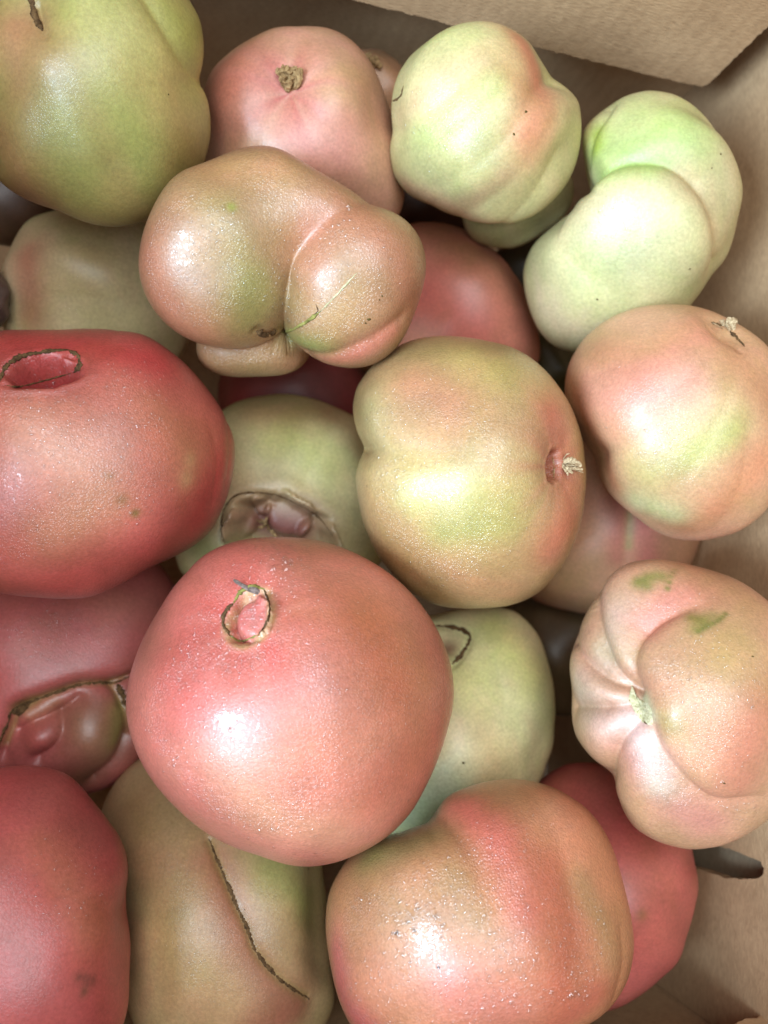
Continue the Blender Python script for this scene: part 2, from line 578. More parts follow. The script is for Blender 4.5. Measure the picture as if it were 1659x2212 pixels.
class Shape:
    """a tomato's smooth base shape: its outline about the line of sight through its centre, and its depth along it."""

    def __init__(self, spec):
        self.c = spec["c"]
        self.d = spec["d"]
        c = ray(self.c)
        self.cr = c
        ez = -c
        ex = np.array([1.0, 0, 0]) - c[0] * c
        ex /= np.linalg.norm(ex)
        ey = np.cross(ez, ex)
        self.B = np.array([ex, ey, ez])                 # rows; cam -> local is B @ v
        az, rr = [], []
        for p in spec["out"]:
            l = self.B @ ray(p)
            az.append(math.atan2(l[1], l[0]))
            rr.append(math.sqrt(max(0, 1 - l[2] ** 2)))
        o = np.argsort(az)
        az, rr = np.array(az)[o], np.array(rr)[o]
        g = np.linspace(-math.pi, math.pi, 720, endpoint=False)
        r = np.interp(g, np.r_[az - 2 * math.pi, az, az + 2 * math.pi], np.r_[rr, rr, rr])
        k = np.exp(-0.5 * (np.arange(-20, 21) / spec.get("sm", 5.0)) ** 2)
        k /= k.sum()
        r = np.convolve(np.r_[r[-20:], r, r[:20]], k, 'valid')
        self.g, self.r = g, r * self.d
        self.rm = float(np.mean(self.r))
        self.rz = self.rm * spec.get("zf", 0.92)
        self.rb = self.rm * spec.get("zb", 0.92)

    def R(self, x, y):
        a = np.arctan2(y, x)
        return np.interp(a, np.r_[self.g, math.pi], np.r_[self.r, self.r[0]])

    def points(self, S):
        rho = np.hypot(S[:, 0], S[:, 1])
        w = np.clip(rho / 0.92, 0, 1)
        w = w * w * (3 - 2 * w)
        R = self.rm + (self.R(S[:, 0], S[:, 1]) - self.rm) * w
        return np.stack([S[:, 0] * R, S[:, 1] * R, S[:, 2] * np.where(S[:, 2] > 0, self.rz, self.rb)], -1)

    def F(self, P):
        R = self.R(P[..., 0], P[..., 1])
        z = np.where(P[..., 2] > 0, self.rz, self.rb)
        rho = np.hypot(P[..., 0], P[..., 1])
        w = np.clip(rho / (0.92 * R), 0, 1)
        w = w * w * (3 - 2 * w)
        R = self.rm + (R - self.rm) * w
        return np.sqrt((rho / R) ** 2 + (P[..., 2] / z) ** 2)

    def local(self, Pc):                                 # camera -> local
        return (Pc - self.cr * self.d) @ self.B.T

    def cam(self, Pl):
        return Pl @ self.B + self.cr * self.d

    def hit(self, p):
        """the base surface under picture point p, local coordinates."""
        r = ray(p)
        ts = np.linspace(self.d - 1.4 * self.rm, self.d + 0.3 * self.rm, 260)
        P = self.local(ts[:, None] * r[None, :])
        f = self.F(P)
        i = np.argmax(f < 1) if (f < 1).any() else np.argmin(f)
        return P[i]

    def pix(self, Pl):
        q = self.cam(Pl)
        return np.stack([CX + F * q[:, 0] / -q[:, 2], CY - F * q[:, 1] / -q[:, 2]], -1)


class BlobShape(Shape):
    """a base shape made of rounded lobes that flow into each other: (x, y, z, rx, ry, rz, rot_deg) in picture units about its centre."""

    def __init__(self, spec):
        Shape.__init__(self, spec)
        mm = self.d / F
        self.bl = []
        self.ks = []
        self.p = spec.get("full", 2.35)
        for (x, y, z, rx, ry, rz, rot, bk) in spec["blobs"]:
            self.ks.append(bk * mm)
            a = math.radians(-rot)
            M = np.array([[math.cos(a), math.sin(a), 0], [-math.sin(a), math.cos(a), 0], [0, 0, 1]])
            def plane(px, py, zz):                       # the point under (px, py) at height zz over the centre plane
                l = self.B @ ray((px, py))
                return np.array([l[0], l[1], 0]) * ((self.d - zz) / -l[2]) + np.array([0, 0, zz])
            c0 = plane(x, y, z * mm)
            jx = np.linalg.norm(plane(x + 1, y, z * mm) - c0)
            jy = np.linalg.norm(plane(x, y + 1, z * mm) - c0)
            self.bl.append((c0, M, np.array([rx * jx, ry * jy, rz * mm * 0.94])))
        self.rz = self.rb = self.rm

    def sdf(self, P):
        out = None
        for (c, M, r), k_ in zip(self.bl, self.ks):
            q = (P - c) @ M.T
            k0 = (np.abs(q / r) ** self.p).sum(-1) ** (1 / self.p) + 1e-9
            s = (k0 - 1.0) * np.linalg.norm(q, axis=-1) / k0
            if out is None:
                out = s
            else:
                h = np.clip(0.5 + 0.5 * (s - out) / k_, 0, 1)
                out = s * (1 - h) + out * h - k_ * h * (1 - h)
        return out

    def points(self, S):
        ts = np.linspace(0.15, 1.9, 130) * self.rm
        r = np.full(len(S), ts[0])
        prev = self.sdf(S * ts[0])
        for a, b2 in zip(ts[:-1], ts[1:]):
            cur = self.sdf(S * b2)
            m = (prev < 0) & (cur >= 0)
            r[m] = (a + (b2 - a) * (-prev / (cur - prev + 1e-12)))[m]
            prev = cur
        return S * r[:, None]

    def normals(self, P):
        e = 2e-4
        g = np.stack([self.sdf(P + np.eye(3)[i] * e) - self.sdf(P - np.eye(3)[i] * e) for i in range(3)], -1)
        return g / (np.linalg.norm(g, axis=1)[:, None] + 1e-12)

    def F(self, P):
        return 1 + self.sdf(P) / self.rm


def make_shape(spec):
    return BlobShape(spec) if "blobs" in spec else Shape(spec)


def densify(pts, step):
    out = []
    for a, b2 in zip(pts[:-1], pts[1:]):
        n = max(1, int(math.hypot(b2[0] - a[0], b2[1] - a[1]) / step))
        for k in range(n):
            out.append((a[0] + (b2[0] - a[0]) * k / n, a[1] + (b2[1] - a[1]) * k / n))
    out.append(pts[-1])
    return out


def curve(pts, step=4.0):
    """Catmull-Rom through picture points."""
    if len(pts) < 3:
        return densify(pts, step)
    P = [np.array(p, float) for p in pts]
    P = [2 * P[0] - P[1]] + P + [2 * P[-1] - P[-2]]
    out = []
    for i in range(1, len(P) - 2):
        a, b2, c, d = P[i - 1], P[i], P[i + 1], P[i + 2]
        n = max(2, int(np.linalg.norm(c - b2) / step))
        for k in range(n):
            t = k / n
            out.append(tuple(0.5 * (2 * b2 + (c - a) * t + (2 * a - 5 * b2 + 4 * c - d) * t * t + (3 * b2 - a - 3 * c + d) * t ** 3)))
    out.append(tuple(P[-2]))
    return out


def smooth01(x):
    x = np.clip(x, 0, 1)
    return x * x * (3 - 2 * x)


def poly_dist(P, L):
    """distance of P to polyline L (3-D samples), nearest index."""
    best = np.full(len(P), 1e9)
    idx = np.zeros(len(P), int)
    for s in range(0, len(P), 4000):
        D = np.linalg.norm(P[s:s + 4000, None, :] - L[None], axis=2)
        idx[s:s + 4000] = D.argmin(1)
        best[s:s + 4000] = D.min(1)
    return best, idx


class Tomato:
    pass


def build_tomato(spec, seed):
    sh = make_shape(spec)
    n = spec.get("n", 64)
    if n not in _cs:
        _cs[n] = cube_sphere(n)
    S, Q = _cs[n]
    P = sh.points(S)
    nrm = np.stack([P[:, 0] / sh.R(P[:, 0], P[:, 1]) ** 2, P[:, 1] / sh.R(P[:, 0], P[:, 1]) ** 2,
                    P[:, 2] / np.where(P[:, 2] > 0, sh.rz, sh.rb) ** 2], -1)
    nrm /= np.linalg.norm(nrm, axis=1)[:, None]
    if "blobs" in spec:
        nrm = sh.normals(P)
    disp = np.zeros(len(P))
    rs = np.random.RandomState(seed)
    # gentle natural unevenness
    for k in range(10):
        w = rs.normal(0, 1, 3)
        w /= np.linalg.norm(w)
        fr = rs.uniform(2.0, 6.5)
        disp += spec.get("lump", 0.0007) * (2.5 / (fr + 1)) * np.sin(fr * (S @ w) * 1.6 + rs.uniform(0, 6.28))
    mm = sh.d / F                                        # metres per picture unit at the tomato
    for f in spec.get("feat", ()):
        kind = f[0]
        if kind == "groove":                             # ("groove", pts, depth_mm, w_left_mm, w_right_mm[, taper])
            _, pts, A, wl, wr = f[:5]
            cp = curve(pts, 1.6)
            L = np.array([sh.hit(p) for p in cp])
            D, I = poly_dist(P, L)
            T = np.gradient(L, axis=0)
            dt = np.clip(np.einsum('ij,ij->i', P - L[I], T[I]) / (np.einsum('ij,ij->i', T[I], T[I]) + 1e-18), -0.6, 0.6)
            dt = np.where((I == 0), np.maximum(dt, 0), np.where(I == len(L) - 1, np.minimum(dt, 0), dt))
            D = np.linalg.norm(P - L[I] - T[I] * dt[:, None], axis=1)
            side = np.cross(T[I], P - L[I])
            sgn = np.einsum('ij,ij->i', side, nrm)       # >0: left of the direction of travel as seen from outside
            lat = sgn / (np.linalg.norm(T[I], axis=1) * np.maximum(D, 1e-6) + 1e-12)
            w = (wr + (wl - wr) * smooth01(0.5 + 0.75 * lat)) * 1e-3
            tt = (I + dt) / max(1, len(L) - 1)
            tap = f[5] if len(f) > 5 else (1, 1)
            amp = np.interp(tt, np.linspace(0, 1, len(tap)), tap)
            e = np.minimum(tt, 1 - tt)
            x = D / w
            disp -= A * 1e-3 * amp * np.exp(-np.sqrt(x * x + 0.02) * 1.25)
        elif kind == "bump":                             # ("bump", (x, y), height_mm, radius_px)
            _, p, A, rp = f
            D = np.linalg.norm(P - sh.hit(p), axis=1)
            disp += A * 1e-3 * np.exp(-(D / (rp * mm)) ** 2)
        elif kind == "ridge":                            # ("ridge", pts, height_mm, w_px)
            _, pts, A, rp = f
            D, I = poly_dist(P, np.array([sh.hit(p) for p in curve(pts, 8)]))
            disp += A * 1e-3 * np.exp(-(D / (rp * mm)) ** 2)
        elif kind == "hole":                             # ("hole", (x, y), rx, ry, rot_deg, depth_mm, rim_mm, bulbs)
            _, p, rx, ry, rot, A, rim, bulbs = f
            px = sh.pix(P)
            dx, dy = px[:, 0] - p[0], px[:, 1] - p[1]
            a = math.radians(rot)
            u = (dx * math.cos(a) + dy * math.sin(a)) / rx
            v = (-dx * math.sin(a) + dy * math.cos(a)) / ry
            an = np.arctan2(v, u)
            q = np.hypot(u, v) * (1 + 0.05 * np.sin(3 * an + seed) + 0.035 * np.sin(7 * an + 2 * seed) + 0.02 * np.sin(13 * an))
            q = np.where(P[:, 2] > 0, q, 9)
            disp += -A * 1e-3 * (1 - smooth01((q - 0.72) / 0.30)) + rim * 1e-3 * np.exp(-((q - 1.15) / 0.22) ** 2) \
                    - 0.35 * rim * 1e-3 * np.exp(-((q - 1.0) / 0.6) ** 2)
            for (bx, by, br, bh) in bulbs:
                e = np.hypot(px[:, 0] - bx, px[:, 1] - by) / br
                disp += bh * 1e-3 * np.where((P[:, 2] > 0) & (q < 1.0), smooth01(1.15 * np.sqrt(np.clip(1 - e * e, 0, 1))), 0)
    for (pts, wpx, mat, name) in spec.get("scar", ()):
        if name in ("crack_scar", "split_scar", "stem_scar"):
            D, _ = poly_dist(P, np.array([sh.hit(p) for p in curve(pts, 2)]))
            disp -= 0.0009 * np.exp(-(D / ((wpx * 0.5 + 3) * mm)) ** 2)
    P2 = P + nrm * disp[:, None]
    Wd = to_world(sh.cam(P2))
    # pigment
    C = np.tile(lin(spec["base"]), (len(P), 1))
    for w_k in range(3):
        w = rs.normal(0, 1, 3)
        C *= (1 + 0.05 * np.sin(4 * (S @ w) + rs.uniform(0, 6.28)))[:, None]
    for patch in spec.get("col", ()):
        c, st, rp, pts = patch[:4]
        st = min(0.97, st * 1.25)
        L = np.array([sh.hit(p) for p in (curve(pts, 8) if len(pts) > 1 else pts)])
        D, _ = poly_dist(P, L)
        w = st * np.exp(-(D / (rp * mm)) ** 2)
        C = C + (lin(c) - C) * w[:, None]
    for (pts, wpx, mat, name) in spec.get("scar", ()):
        if name not in ("crack_scar", "split_scar"):
            continue
        D, _ = poly_dist(P, np.array([sh.hit(p) for p in curve(pts, 4)]))
        C = C + (lin((176, 160, 92)) - C) * (0.5 * np.exp(-(D / ((wpx * 0.5 + 4) * mm)) ** 2))[:, None]
    for (p, rp, c, st, k) in spec.get("streak", ()):     # rays round the stem
        h = sh.hit(p)
        v = P - h
        D = np.linalg.norm(v, axis=1)
        t1 = np.cross(nrm[np.argmin(D)], [0.3, 0.9, 0.1])
        t2 = np.cross(nrm[np.argmin(D)], t1)
        a = np.arctan2(v @ t2, v @ t1)
        s = 0.5 + 0.5 * np.sin(a * k + 1.3 * np.sin(a * 2 + seed) + 0.8 * np.sin(a * 5))
        C = C + (lin(c) - C) * (st * s ** 2 * np.exp(-(D / (rp * mm)) ** 2))[:, None]
    red = np.clip((C[:, 0] - C[:, 1]) / (C[:, 0] + 1e-6), 0, 1)
    C = C * np.stack([1 + 0 * red, 1 - 0.03 * red, 1 + 0.05 * red], -1)      # ripe skin of these tomatoes is pink, not orange
    C = np.clip(C * GAIN, 0, 1)
    wet = np.full(len(P), float(spec.get("wet", 0.0)))
    film = np.zeros(len(P))
    for (p, rp, a) in spec.get("film", ()):
        D = np.linalg.norm(P - sh.hit(p), axis=1)
        film = np.maximum(film, a * np.exp(-(D / (rp * mm)) ** 2))
    low = Wd[np.argmin(Wd[:, 2])]
    ctr = to_world(sh.cam(np.zeros((1, 3))))[0]
    root = empty("tomato", (ctr[0], ctr[1], low[2]), spec["label"], "tomato", "ripening tomatoes heaped in the box")
    o = mesh_np("skin", Wd, Q, SKIN, root)
    me = o.data
    at = me.color_attributes.new("Col", 'FLOAT_COLOR', 'POINT')
    at.data.foreach_set("color", np.c_[C, np.ones(len(C))].astype(np.float32).ravel())
    aw = me.attributes.new("wet", 'FLOAT', 'POINT')
    aw.data.foreach_set("value", wet.astype(np.float32))
    af = me.attributes.new("film", 'FLOAT', 'POINT')
    af.data.foreach_set("value", film.astype(np.float32))
    t = Tomato()
    t.root, t.sh, t.spec, t.skin, t.mm = root, sh, spec, o, mm
    t.bvh = BVHTree.FromPolygons([tuple(v) for v in Wd], [tuple(map(int, q)) for q in Q])
    details(t, spec, seed)
    return t


def cast(t, p):
    d = Vector(ROT @ ray(p))
    loc, nr, i, dist = t.bvh.ray_cast(Vector(CAM), d)
    if loc is None:
        return None, None
    if nr.dot(d) > 0:
        nr = -nr
    return np.array(loc), np.array(nr)


def details(t, spec, seed):
    rnd = np.random.RandomState(seed + 77)
    mm = t.mm
    for (pts, wpx, mat, name) in spec.get("scar", ()):
        cp = curve(pts, 3.0)
        P, N, Rr = [], [], []
        m = len(cp)
        ph = rnd.uniform(0, 6)
        for i, p in enumerate(cp):
            j = rnd.normal(0, wpx * 0.10, 2)
            h, nr = cast(t, (p[0] + j[0], p[1] + j[1]))
            if h is None:
                continue
            e = min(1.0, 0.25 + 5.0 * min(i, m - 1 - i) / m)
            P.append(h)
            N.append(nr)
            Rr.append(wpx * 0.5 * mm * e * (1 + 0.22 * math.sin(i * 0.23 + ph) + 0.18 * math.sin(i * 0.61 + 2 * ph) + rnd.normal(0, 0.20)))
        if len(P) < 3:
            continue
        P, N = np.array(P), np.array(N)
        Rr = np.clip(np.array(Rr), 0.15 * wpx * mm, None)
        # no jump off the surface where the line crosses a lip
        V, Fc = tube_geo(P + N * (Rr * 0.12)[:, None], Rr, 7, spec.get('scarflat', 0.42), N)
        mesh_np(name, V, Fc, mat, t.root)
    for (p, rpx) in spec.get("speck", ()):
        h, nr = cast(t, p)
        if h is None:
            continue
        t1 = np.cross(nr, [0.2, 0.9, 0.3])
        t1 /= np.linalg.norm(t1)
        t2 = np.cross(nr, t1)
        k = 9
        a = np.arange(k) / k * 6.283
        rr = rpx * mm * rnd.uniform(0.6, 1.2, k)
        V = [h + nr * 0.00018] + [h + t1 * math.cos(a[i]) * rr[i] + t2 * math.sin(a[i]) * rr[i] * 0.75 - nr * 0.0001 for i in range(k)]
        V.append(h - nr * 0.0006)
        Fc = [(0, 1 + i, 1 + (i + 1) % k) for i in range(k)] + [(k + 1, 1 + (i + 1) % k, 1 + i) for i in range(k)]
        mesh_np("blemish", V, Fc, SPECK, t.root)
    for st in spec.get("stem", ()):                      # dried sepals (leaf) or a broken woody stub (blunt)
        base, tips, r0, mat, lift = st[:5]
        leaf = len(st) < 6
        h, nr = cast(t, base)
        geos = []
        for (tp, hh, rs_) in tips:
            hb, nb = cast(t, tp)
            if hb is None:
                hb, nb = h, nr
            end = hb + nr * hh * mm
            st0 = h - nr * 0.0015 + rnd.normal(0, r0 * 0.30 * mm, 3)
            k = 10
            P, rad = [], []
            bend = rnd.normal(0, r0 * 0.7 * mm, 3)
            for q in range(k):
                u = q / (k - 1)
                P.append(st0 + (end - st0) * u + nr * lift * mm * math.sin(u * math.pi) + bend * math.sin(u * 3.0) + rnd.normal(0, r0 * 0.10 * mm, 3))
                if leaf:
                    rad.append(r0 * mm * rs_ * (0.25 + 1.1 * math.sin(math.pi * (0.12 + 0.80 * u))) * rnd.uniform(0.75, 1.2))
                else:
                    rad.append(r0 * mm * (0.75 + (rs_ - 0.75) * u) * rnd.uniform(0.85, 1.15))
            nn = nr + rnd.normal(0, 0.45, 3)
            geos.append(tube_geo(P, rad, 6, 0.30 if leaf else 0.8, np.tile(nn, (k, 1))))
        V, Fc = join_geo(geos)
        mesh_np("stem", V, Fc, mat, t.root, smooth=False)
    for (pts, mat, name) in spec.get("patch", ()):       # a flat corky scar that lies on the skin
        cen = np.mean(np.array(pts, float), axis=0)
        ring = np.array(curve(list(pts) + [pts[0]], 5.0)[:-1])
        V, k = [], len(ring)
        hc, nc = cast(t, cen)
        for fr, up_ in ((0.0, 0.0003), (0.35, 0.00035), (0.65, 0.00045), (0.88, 0.0004), (1.0, -0.0003)):
            for q in ring:
                h, nr = cast(t, cen + (q - cen) * fr + rnd.normal(0, 0.8, 2) * (fr > 0))
                if h is None:
                    h, nr = hc, nc
                V.append(h + nr * (up_ + rnd.normal(0, 0.00012) * (fr > 0)))
        Fc = [(r_ * k + i, (r_ + 1) * k + i, (r_ + 1) * k + (i + 1) % k, r_ * k + (i + 1) % k) for r_ in range(4) for i in range(k)]
        mesh_np(name, V, Fc, mat, t.root)
    nd_ = spec.get("drops", ())
    geos = []
    for (cx, cy, rad, count, smin, smax) in nd_:
        for q in range(count):
            a = rnd.uniform(0, 6.283)
            rr = rad * math.sqrt(rnd.uniform()) * rnd.uniform(0.5, 1.0)
            p = (cx + rr * math.cos(a), cy + rr * math.sin(a))
            h, nr = cast(t, p)
            if h is None or nr.dot(-(ROT @ ray(p))) < 0.2:
                continue
            s = 1.3 * (smin + (smax - smin) * rnd.uniform() ** 3) * mm
            geos.append(drop_geo(h, nr, s, rnd))
    if geos:
        V, Fc = join_geo(geos)
        mesh_np("water_droplets", V, Fc, WATER, t.root, kind="stuff")


def drop_geo(h, nr, s, rnd):
    t1 = np.cross(nr, [0.3, 0.8, 0.52])
    t1 /= np.linalg.norm(t1)
    t2 = np.cross(nr, t1)
    k = 7
    ph = rnd.uniform(0, 6.28)
    V = [h + nr * s * 0.55]
    el = rnd.uniform(0.75, 1.3)
    for (rr, hh) in ((0.62, 0.43), (1.0, -0.05)):
        for i in range(k):
            a = ph + i / k * 6.283
            V.append(h + (t1 * math.cos(a) * el + t2 * math.sin(a) / el) * s * rr + nr * s * hh)
    Fc = [(0, 1 + i, 1 + (i + 1) % k) for i in range(k)]
    Fc += [(1 + i, 1 + k + i, 1 + k + (i + 1) % k, 1 + (i + 1) % k) for i in range(k)]
    return V, Fc


# colours are what the skin itself shows in full daylight, except the fillers darkened for gap shade
GREEN, LIME, OLIVE, TAN = (186, 190, 118), (190, 212, 138), (176, 158, 96), (206, 168, 118)
PINK, RED, ROSE, PEACH = (228, 140, 122), (206, 84, 72), (216, 104, 92), (228, 170, 132)

T = []
def tom(**k):
    T.append(k)

tom(key="green1", d=0.305, n=84, c=(205, 205), base=(176, 164, 96), wet=0.2, zf=0.85,
    label="large yellow-green tomato with a dark stem crack and a lobe on its side",
    out=[(400, -20), (438, 40), (449, 100), (443, 172), (456, 225), (460, 290), (436, 365), (388, 440), (340, 475), (280, 490), (205, 485),
         (125, 458), (55, 425), (5, 390), (-45, 300), (-55, 200), (-50, 80), (0, -40), (100, -95), (250, -95), (350, -65)], sm=4,
    feat=[("groove", [(300, -30), (345, 45), (385, 105), (420, 150), (448, 182)], 2.4, 8, 4), ("groove", [(85, 40), (130, 150), (190, 250), (240, 340)], 1.1, 9, 9),
          ("ridge", [(110, 130), (150, 230), (190, 320)], 0.8, 45), ("bump", (70, -10), -4.0, 60), ("ridge", [(250, 120), (300, 260), (300, 380)], 1.0, 60)],
    col=[((190, 136, 98), 0.5, 60, [(60, 40), (110, 130)]), ((190, 132, 92), 0.45, 45, [(20, 60), (30, 200)]), ((158, 166, 84), 0.5, 60, [(200, 210), (290, 330)]),
         ((162, 158, 86), 0.6, 60, [(230, 330), (190, 420)]), ((170, 120, 84), 0.6, 60, [(0, 300), (80, 440)]), ((176, 140, 88), 0.3, 30, [(120, 100), (190, 240), (300, 440)]), ((206, 176, 108), 0.55, 55, [(330, 130), (400, 300)]), ((198, 190, 104), 0.6, 60, [(420, 60), (445, 150)]),
         ((206, 196, 120), 0.5, 60, [(200, 30), (280, 100)])],
    scar=[([(66, -14), (72, 18), (80, 44), (93, 68)], 10, SCAR, "stem_scar")], speck=[((364, 204), 3)])

tom(key="pink2", d=0.345, n=84, c=(655, 285), base=(224, 168, 138), wet=0.1, zf=0.95,
    label="pink tomato with a thick dried brown stem stub, against the back of the box",
    out=[(440, 270), (445, 200), (462, 145), (505, 98), (565, 74), (640, 63), (705, 68), (760, 95), (803, 140), (835, 205), (848, 280), (868, 370), (879, 435), (862, 475),
         (800, 515), (700, 520), (600, 500), (500, 450), (452, 360)],
    feat=[("bump", (622, 178), -4.5, 62), ("groove", [(640, 190), (690, 260), (720, 340)], 0.9, 7, 7), ("groove", [(600, 195), (560, 260), (545, 330)], 0.9, 7, 7),
          ("groove", [(630, 160), (660, 110), (680, 75)], 0.8, 6, 6), ("groove", [(650, 175), (720, 180), (800, 210)], 0.7, 6, 6)],
    col=[((224, 138, 124), 0.7, 95, [(620, 175), (650, 250)]), ((228, 156, 138), 0.5, 60, [(660, 260), (700, 380)]), ((216, 176, 120), 0.5, 45, [(730, 190), (760, 160)]),
         ((222, 146, 116), 0.6, 60, [(500, 160), (480, 260)]), ((206, 134, 92), 0.5, 22, [(715, 262)]), ((226, 170, 132), 0.4, 60, [(560, 360), (640, 420)])],
    streak=[((620, 178), 120, (236, 178, 156), 0.5, 9), ((620, 178), 90, (208, 96, 92), 0.5, 7)],
    stem=[((622, 190), [((597, 160), 16, 0.9), ((606, 157), 20, 1.1), ((616, 160), 22, 1.2), ((626, 163), 20, 1.1), ((635, 158), 20, 1.1), ((645, 157), 15, 0.8), ((612, 172), 18, 1.1), ((632, 172), 18, 1.1), ((622, 180), 16, 1.2)], 7.5, STEM, 1, 'blunt')])

tom(key="hidden2b", d=0.375, n=40, c=(800, 215), base=(200, 150, 110), label="tomato hidden behind the pink one, only its dry stem peeking out",
    out=[(690, 215), (720, 150), (790, 112), (850, 125), (890, 170), (905, 230), (880, 290), (800, 320), (720, 290)], zf=0.9,
    stem=[((806, 150), [((792, 128), 14, 1.0), ((806, 126), 16, 1.2), ((820, 132), 14, 1.1), ((824, 142), 12, 1.0), ((812, 148), 16, 1.0)], 6.0, STEM, 3)])

tom(key="pale3", d=0.325, n=84, c=(1050, 270), base=(222, 206, 150), wet=0.3, zf=0.95,
    label="pale green tomato with a peach blush and slanting ribs, below the torn flap",
    out=[(849, 190), (846, 250), (848, 285), (841, 325), (852, 380), (885, 425), (930, 450), (985, 480), (1050, 493), (1110, 490), (1170, 460), (1215, 410), (1245, 340),
         (1256, 270), (1247, 222), (1222, 190), (1194, 168), (1166, 120), (1130, 80), (1085, 55), (1030, 46), (970, 55), (920, 80), (880, 115), (858, 155)], sm=4,
    feat=[("groove", [(846, 282), (930, 235), (1010, 170), (1070, 120)], 0.8, 7, 7), ("groove", [(845, 340), (940, 300), (1030, 225), (1110, 150)], 0.8, 7, 7),
          ("groove", [(900, 425), (990, 380), (1080, 310), (1160, 210), (1196, 170)], 1.2, 7, 7, (0.6, 1.4)), ("groove", [(985, 482), (1060, 430), (1140, 350), (1210, 250)], 0.9, 7, 7),
          ("groove", [(1080, 492), (1150, 430), (1215, 330)], 1.1, 6, 6), ("bump", (1205, 175), -1.6, 26)],
    col=[((230, 150, 112), 0.85, 42, [(1130, 85), (1165, 150), (1175, 220), (1145, 285)]), ((226, 160, 120), 0.6, 45, [(1080, 130), (1180, 250), (1160, 340)]),
         ((212, 208, 144), 0.6, 55, [(930, 90), (1000, 70)]), ((232, 200, 150), 0.6, 28, [(860, 250), (960, 190), (1060, 115)]), ((222, 170, 132), 0.55, 28, [(880, 410), (950, 440), (1000, 470)]),
         ((214, 168, 130), 0.5, 24, [(1010, 440), (1090, 380)]), ((200, 206, 132), 0.5, 34, [(890, 300), (980, 250), (1060, 180)]), ((206, 196, 132), 0.5, 40, [(1080, 460), (1200, 360), (1240, 260)])],
    scar=[([(872, 185), (868, 202), (858, 214), (848, 218)], 4, SCAR, "scratch")], speck=[((1136, 241), 5), ((1110, 290), 4)],
    drops=[(950, 270, 110, 70, 1.2, 3.2)], film=[((900, 215), 30, 0.75), ((960, 300), 60, 0.5)])

tom(key="green3b", d=0.37, n=48, c=(1110, 420), base=(222, 208, 150), label="small green tomato mostly hidden beneath the ribbed pale peach-blushed one",
    out=[(985, 440), (1000, 490), (1040, 520), (1085, 531), (1130, 526), (1175, 500), (1215, 460), (1235, 400), (1200, 330), (1100, 300), (1010, 340), (980, 390)], zf=0.85)

tom(key="pale4", d=0.325, n=90, c=(1385, 475), base=(220, 208, 152), wet=0.2, zf=0.82,
    label="very pale green double-lobed tomato in the corner against the bare box wall",
    out=[(1262, 408), (1252, 340), (1256, 278), (1300, 234), (1345, 208), (1400, 193), (1460, 200), (1520, 233), (1565, 280), (1592, 340), (1606, 400), (1600, 465), (1580, 530),
         (1545, 592), (1500, 650), (1440, 705), (1370, 745), (1290, 762), (1230, 762), (1190, 748), (1162, 715), (1140, 655), (1130, 580), (1146, 530), (1185, 488), (1225, 450)], sm=4,
    feat=[("groove", [(1245, 425), (1275, 382), (1320, 355), (1370, 345), (1440, 350), (1500, 385), (1535, 440), (1547, 500), (1545, 570)], 8.0, 10, 3.2, (1, 0.5)),
          ("groove", [(1255, 350), (1272, 285), (1318, 226)], 3.0, 5, 3), ("groove", [(1190, 485), (1222, 540), (1280, 600), (1360, 640)], 1.6, 9, 9, (1, 0.4)),
          ("ridge", [(1290, 480), (1390, 430), (1470, 480)], 1.5, 75), ("bump", (1400, 540), 2.0, 110), ("groove", [(1300, 300), (1370, 290), (1440, 250)], 0.8, 6, 6),
          ("groove", [(1500, 385), (1560, 360), (1600, 380)], 1.0, 8, 8)],
    col=[((198, 214, 136), 0.8, 55, [(1290, 320), (1380, 320), (1470, 300)]), ((172, 206, 104), 0.8, 26, [(1290, 380), (1350, 358), (1410, 352)]), ((178, 190, 84), 0.8, 22, [(1278, 300), (1284, 270)]),
         ((206, 216, 140), 0.5, 70, [(1400, 240), (1480, 260)]), ((222, 192, 146), 0.6, 40, [(1480, 380), (1530, 440), (1540, 520)]), ((226, 196, 156), 0.6, 60, [(1160, 640), (1230, 700), (1330, 720)]),
         ((224, 216, 168), 0.6, 70, [(1310, 470), (1350, 540)]), ((220, 214, 160), 0.5, 60, [(1430, 470), (1450, 560)]), ((224, 206, 158), 0.5, 40, [(1580, 360), (1590, 460)])],
    speck=[((1557, 333), 4), ((1538, 363), 3), ((1490, 581), 4), ((1290, 647), 4)], drops=[(1320, 480, 60, 40, 1.2, 3.0)], film=[((1312, 478), 34, 0.85), ((1310, 305), 26, 0.5)])

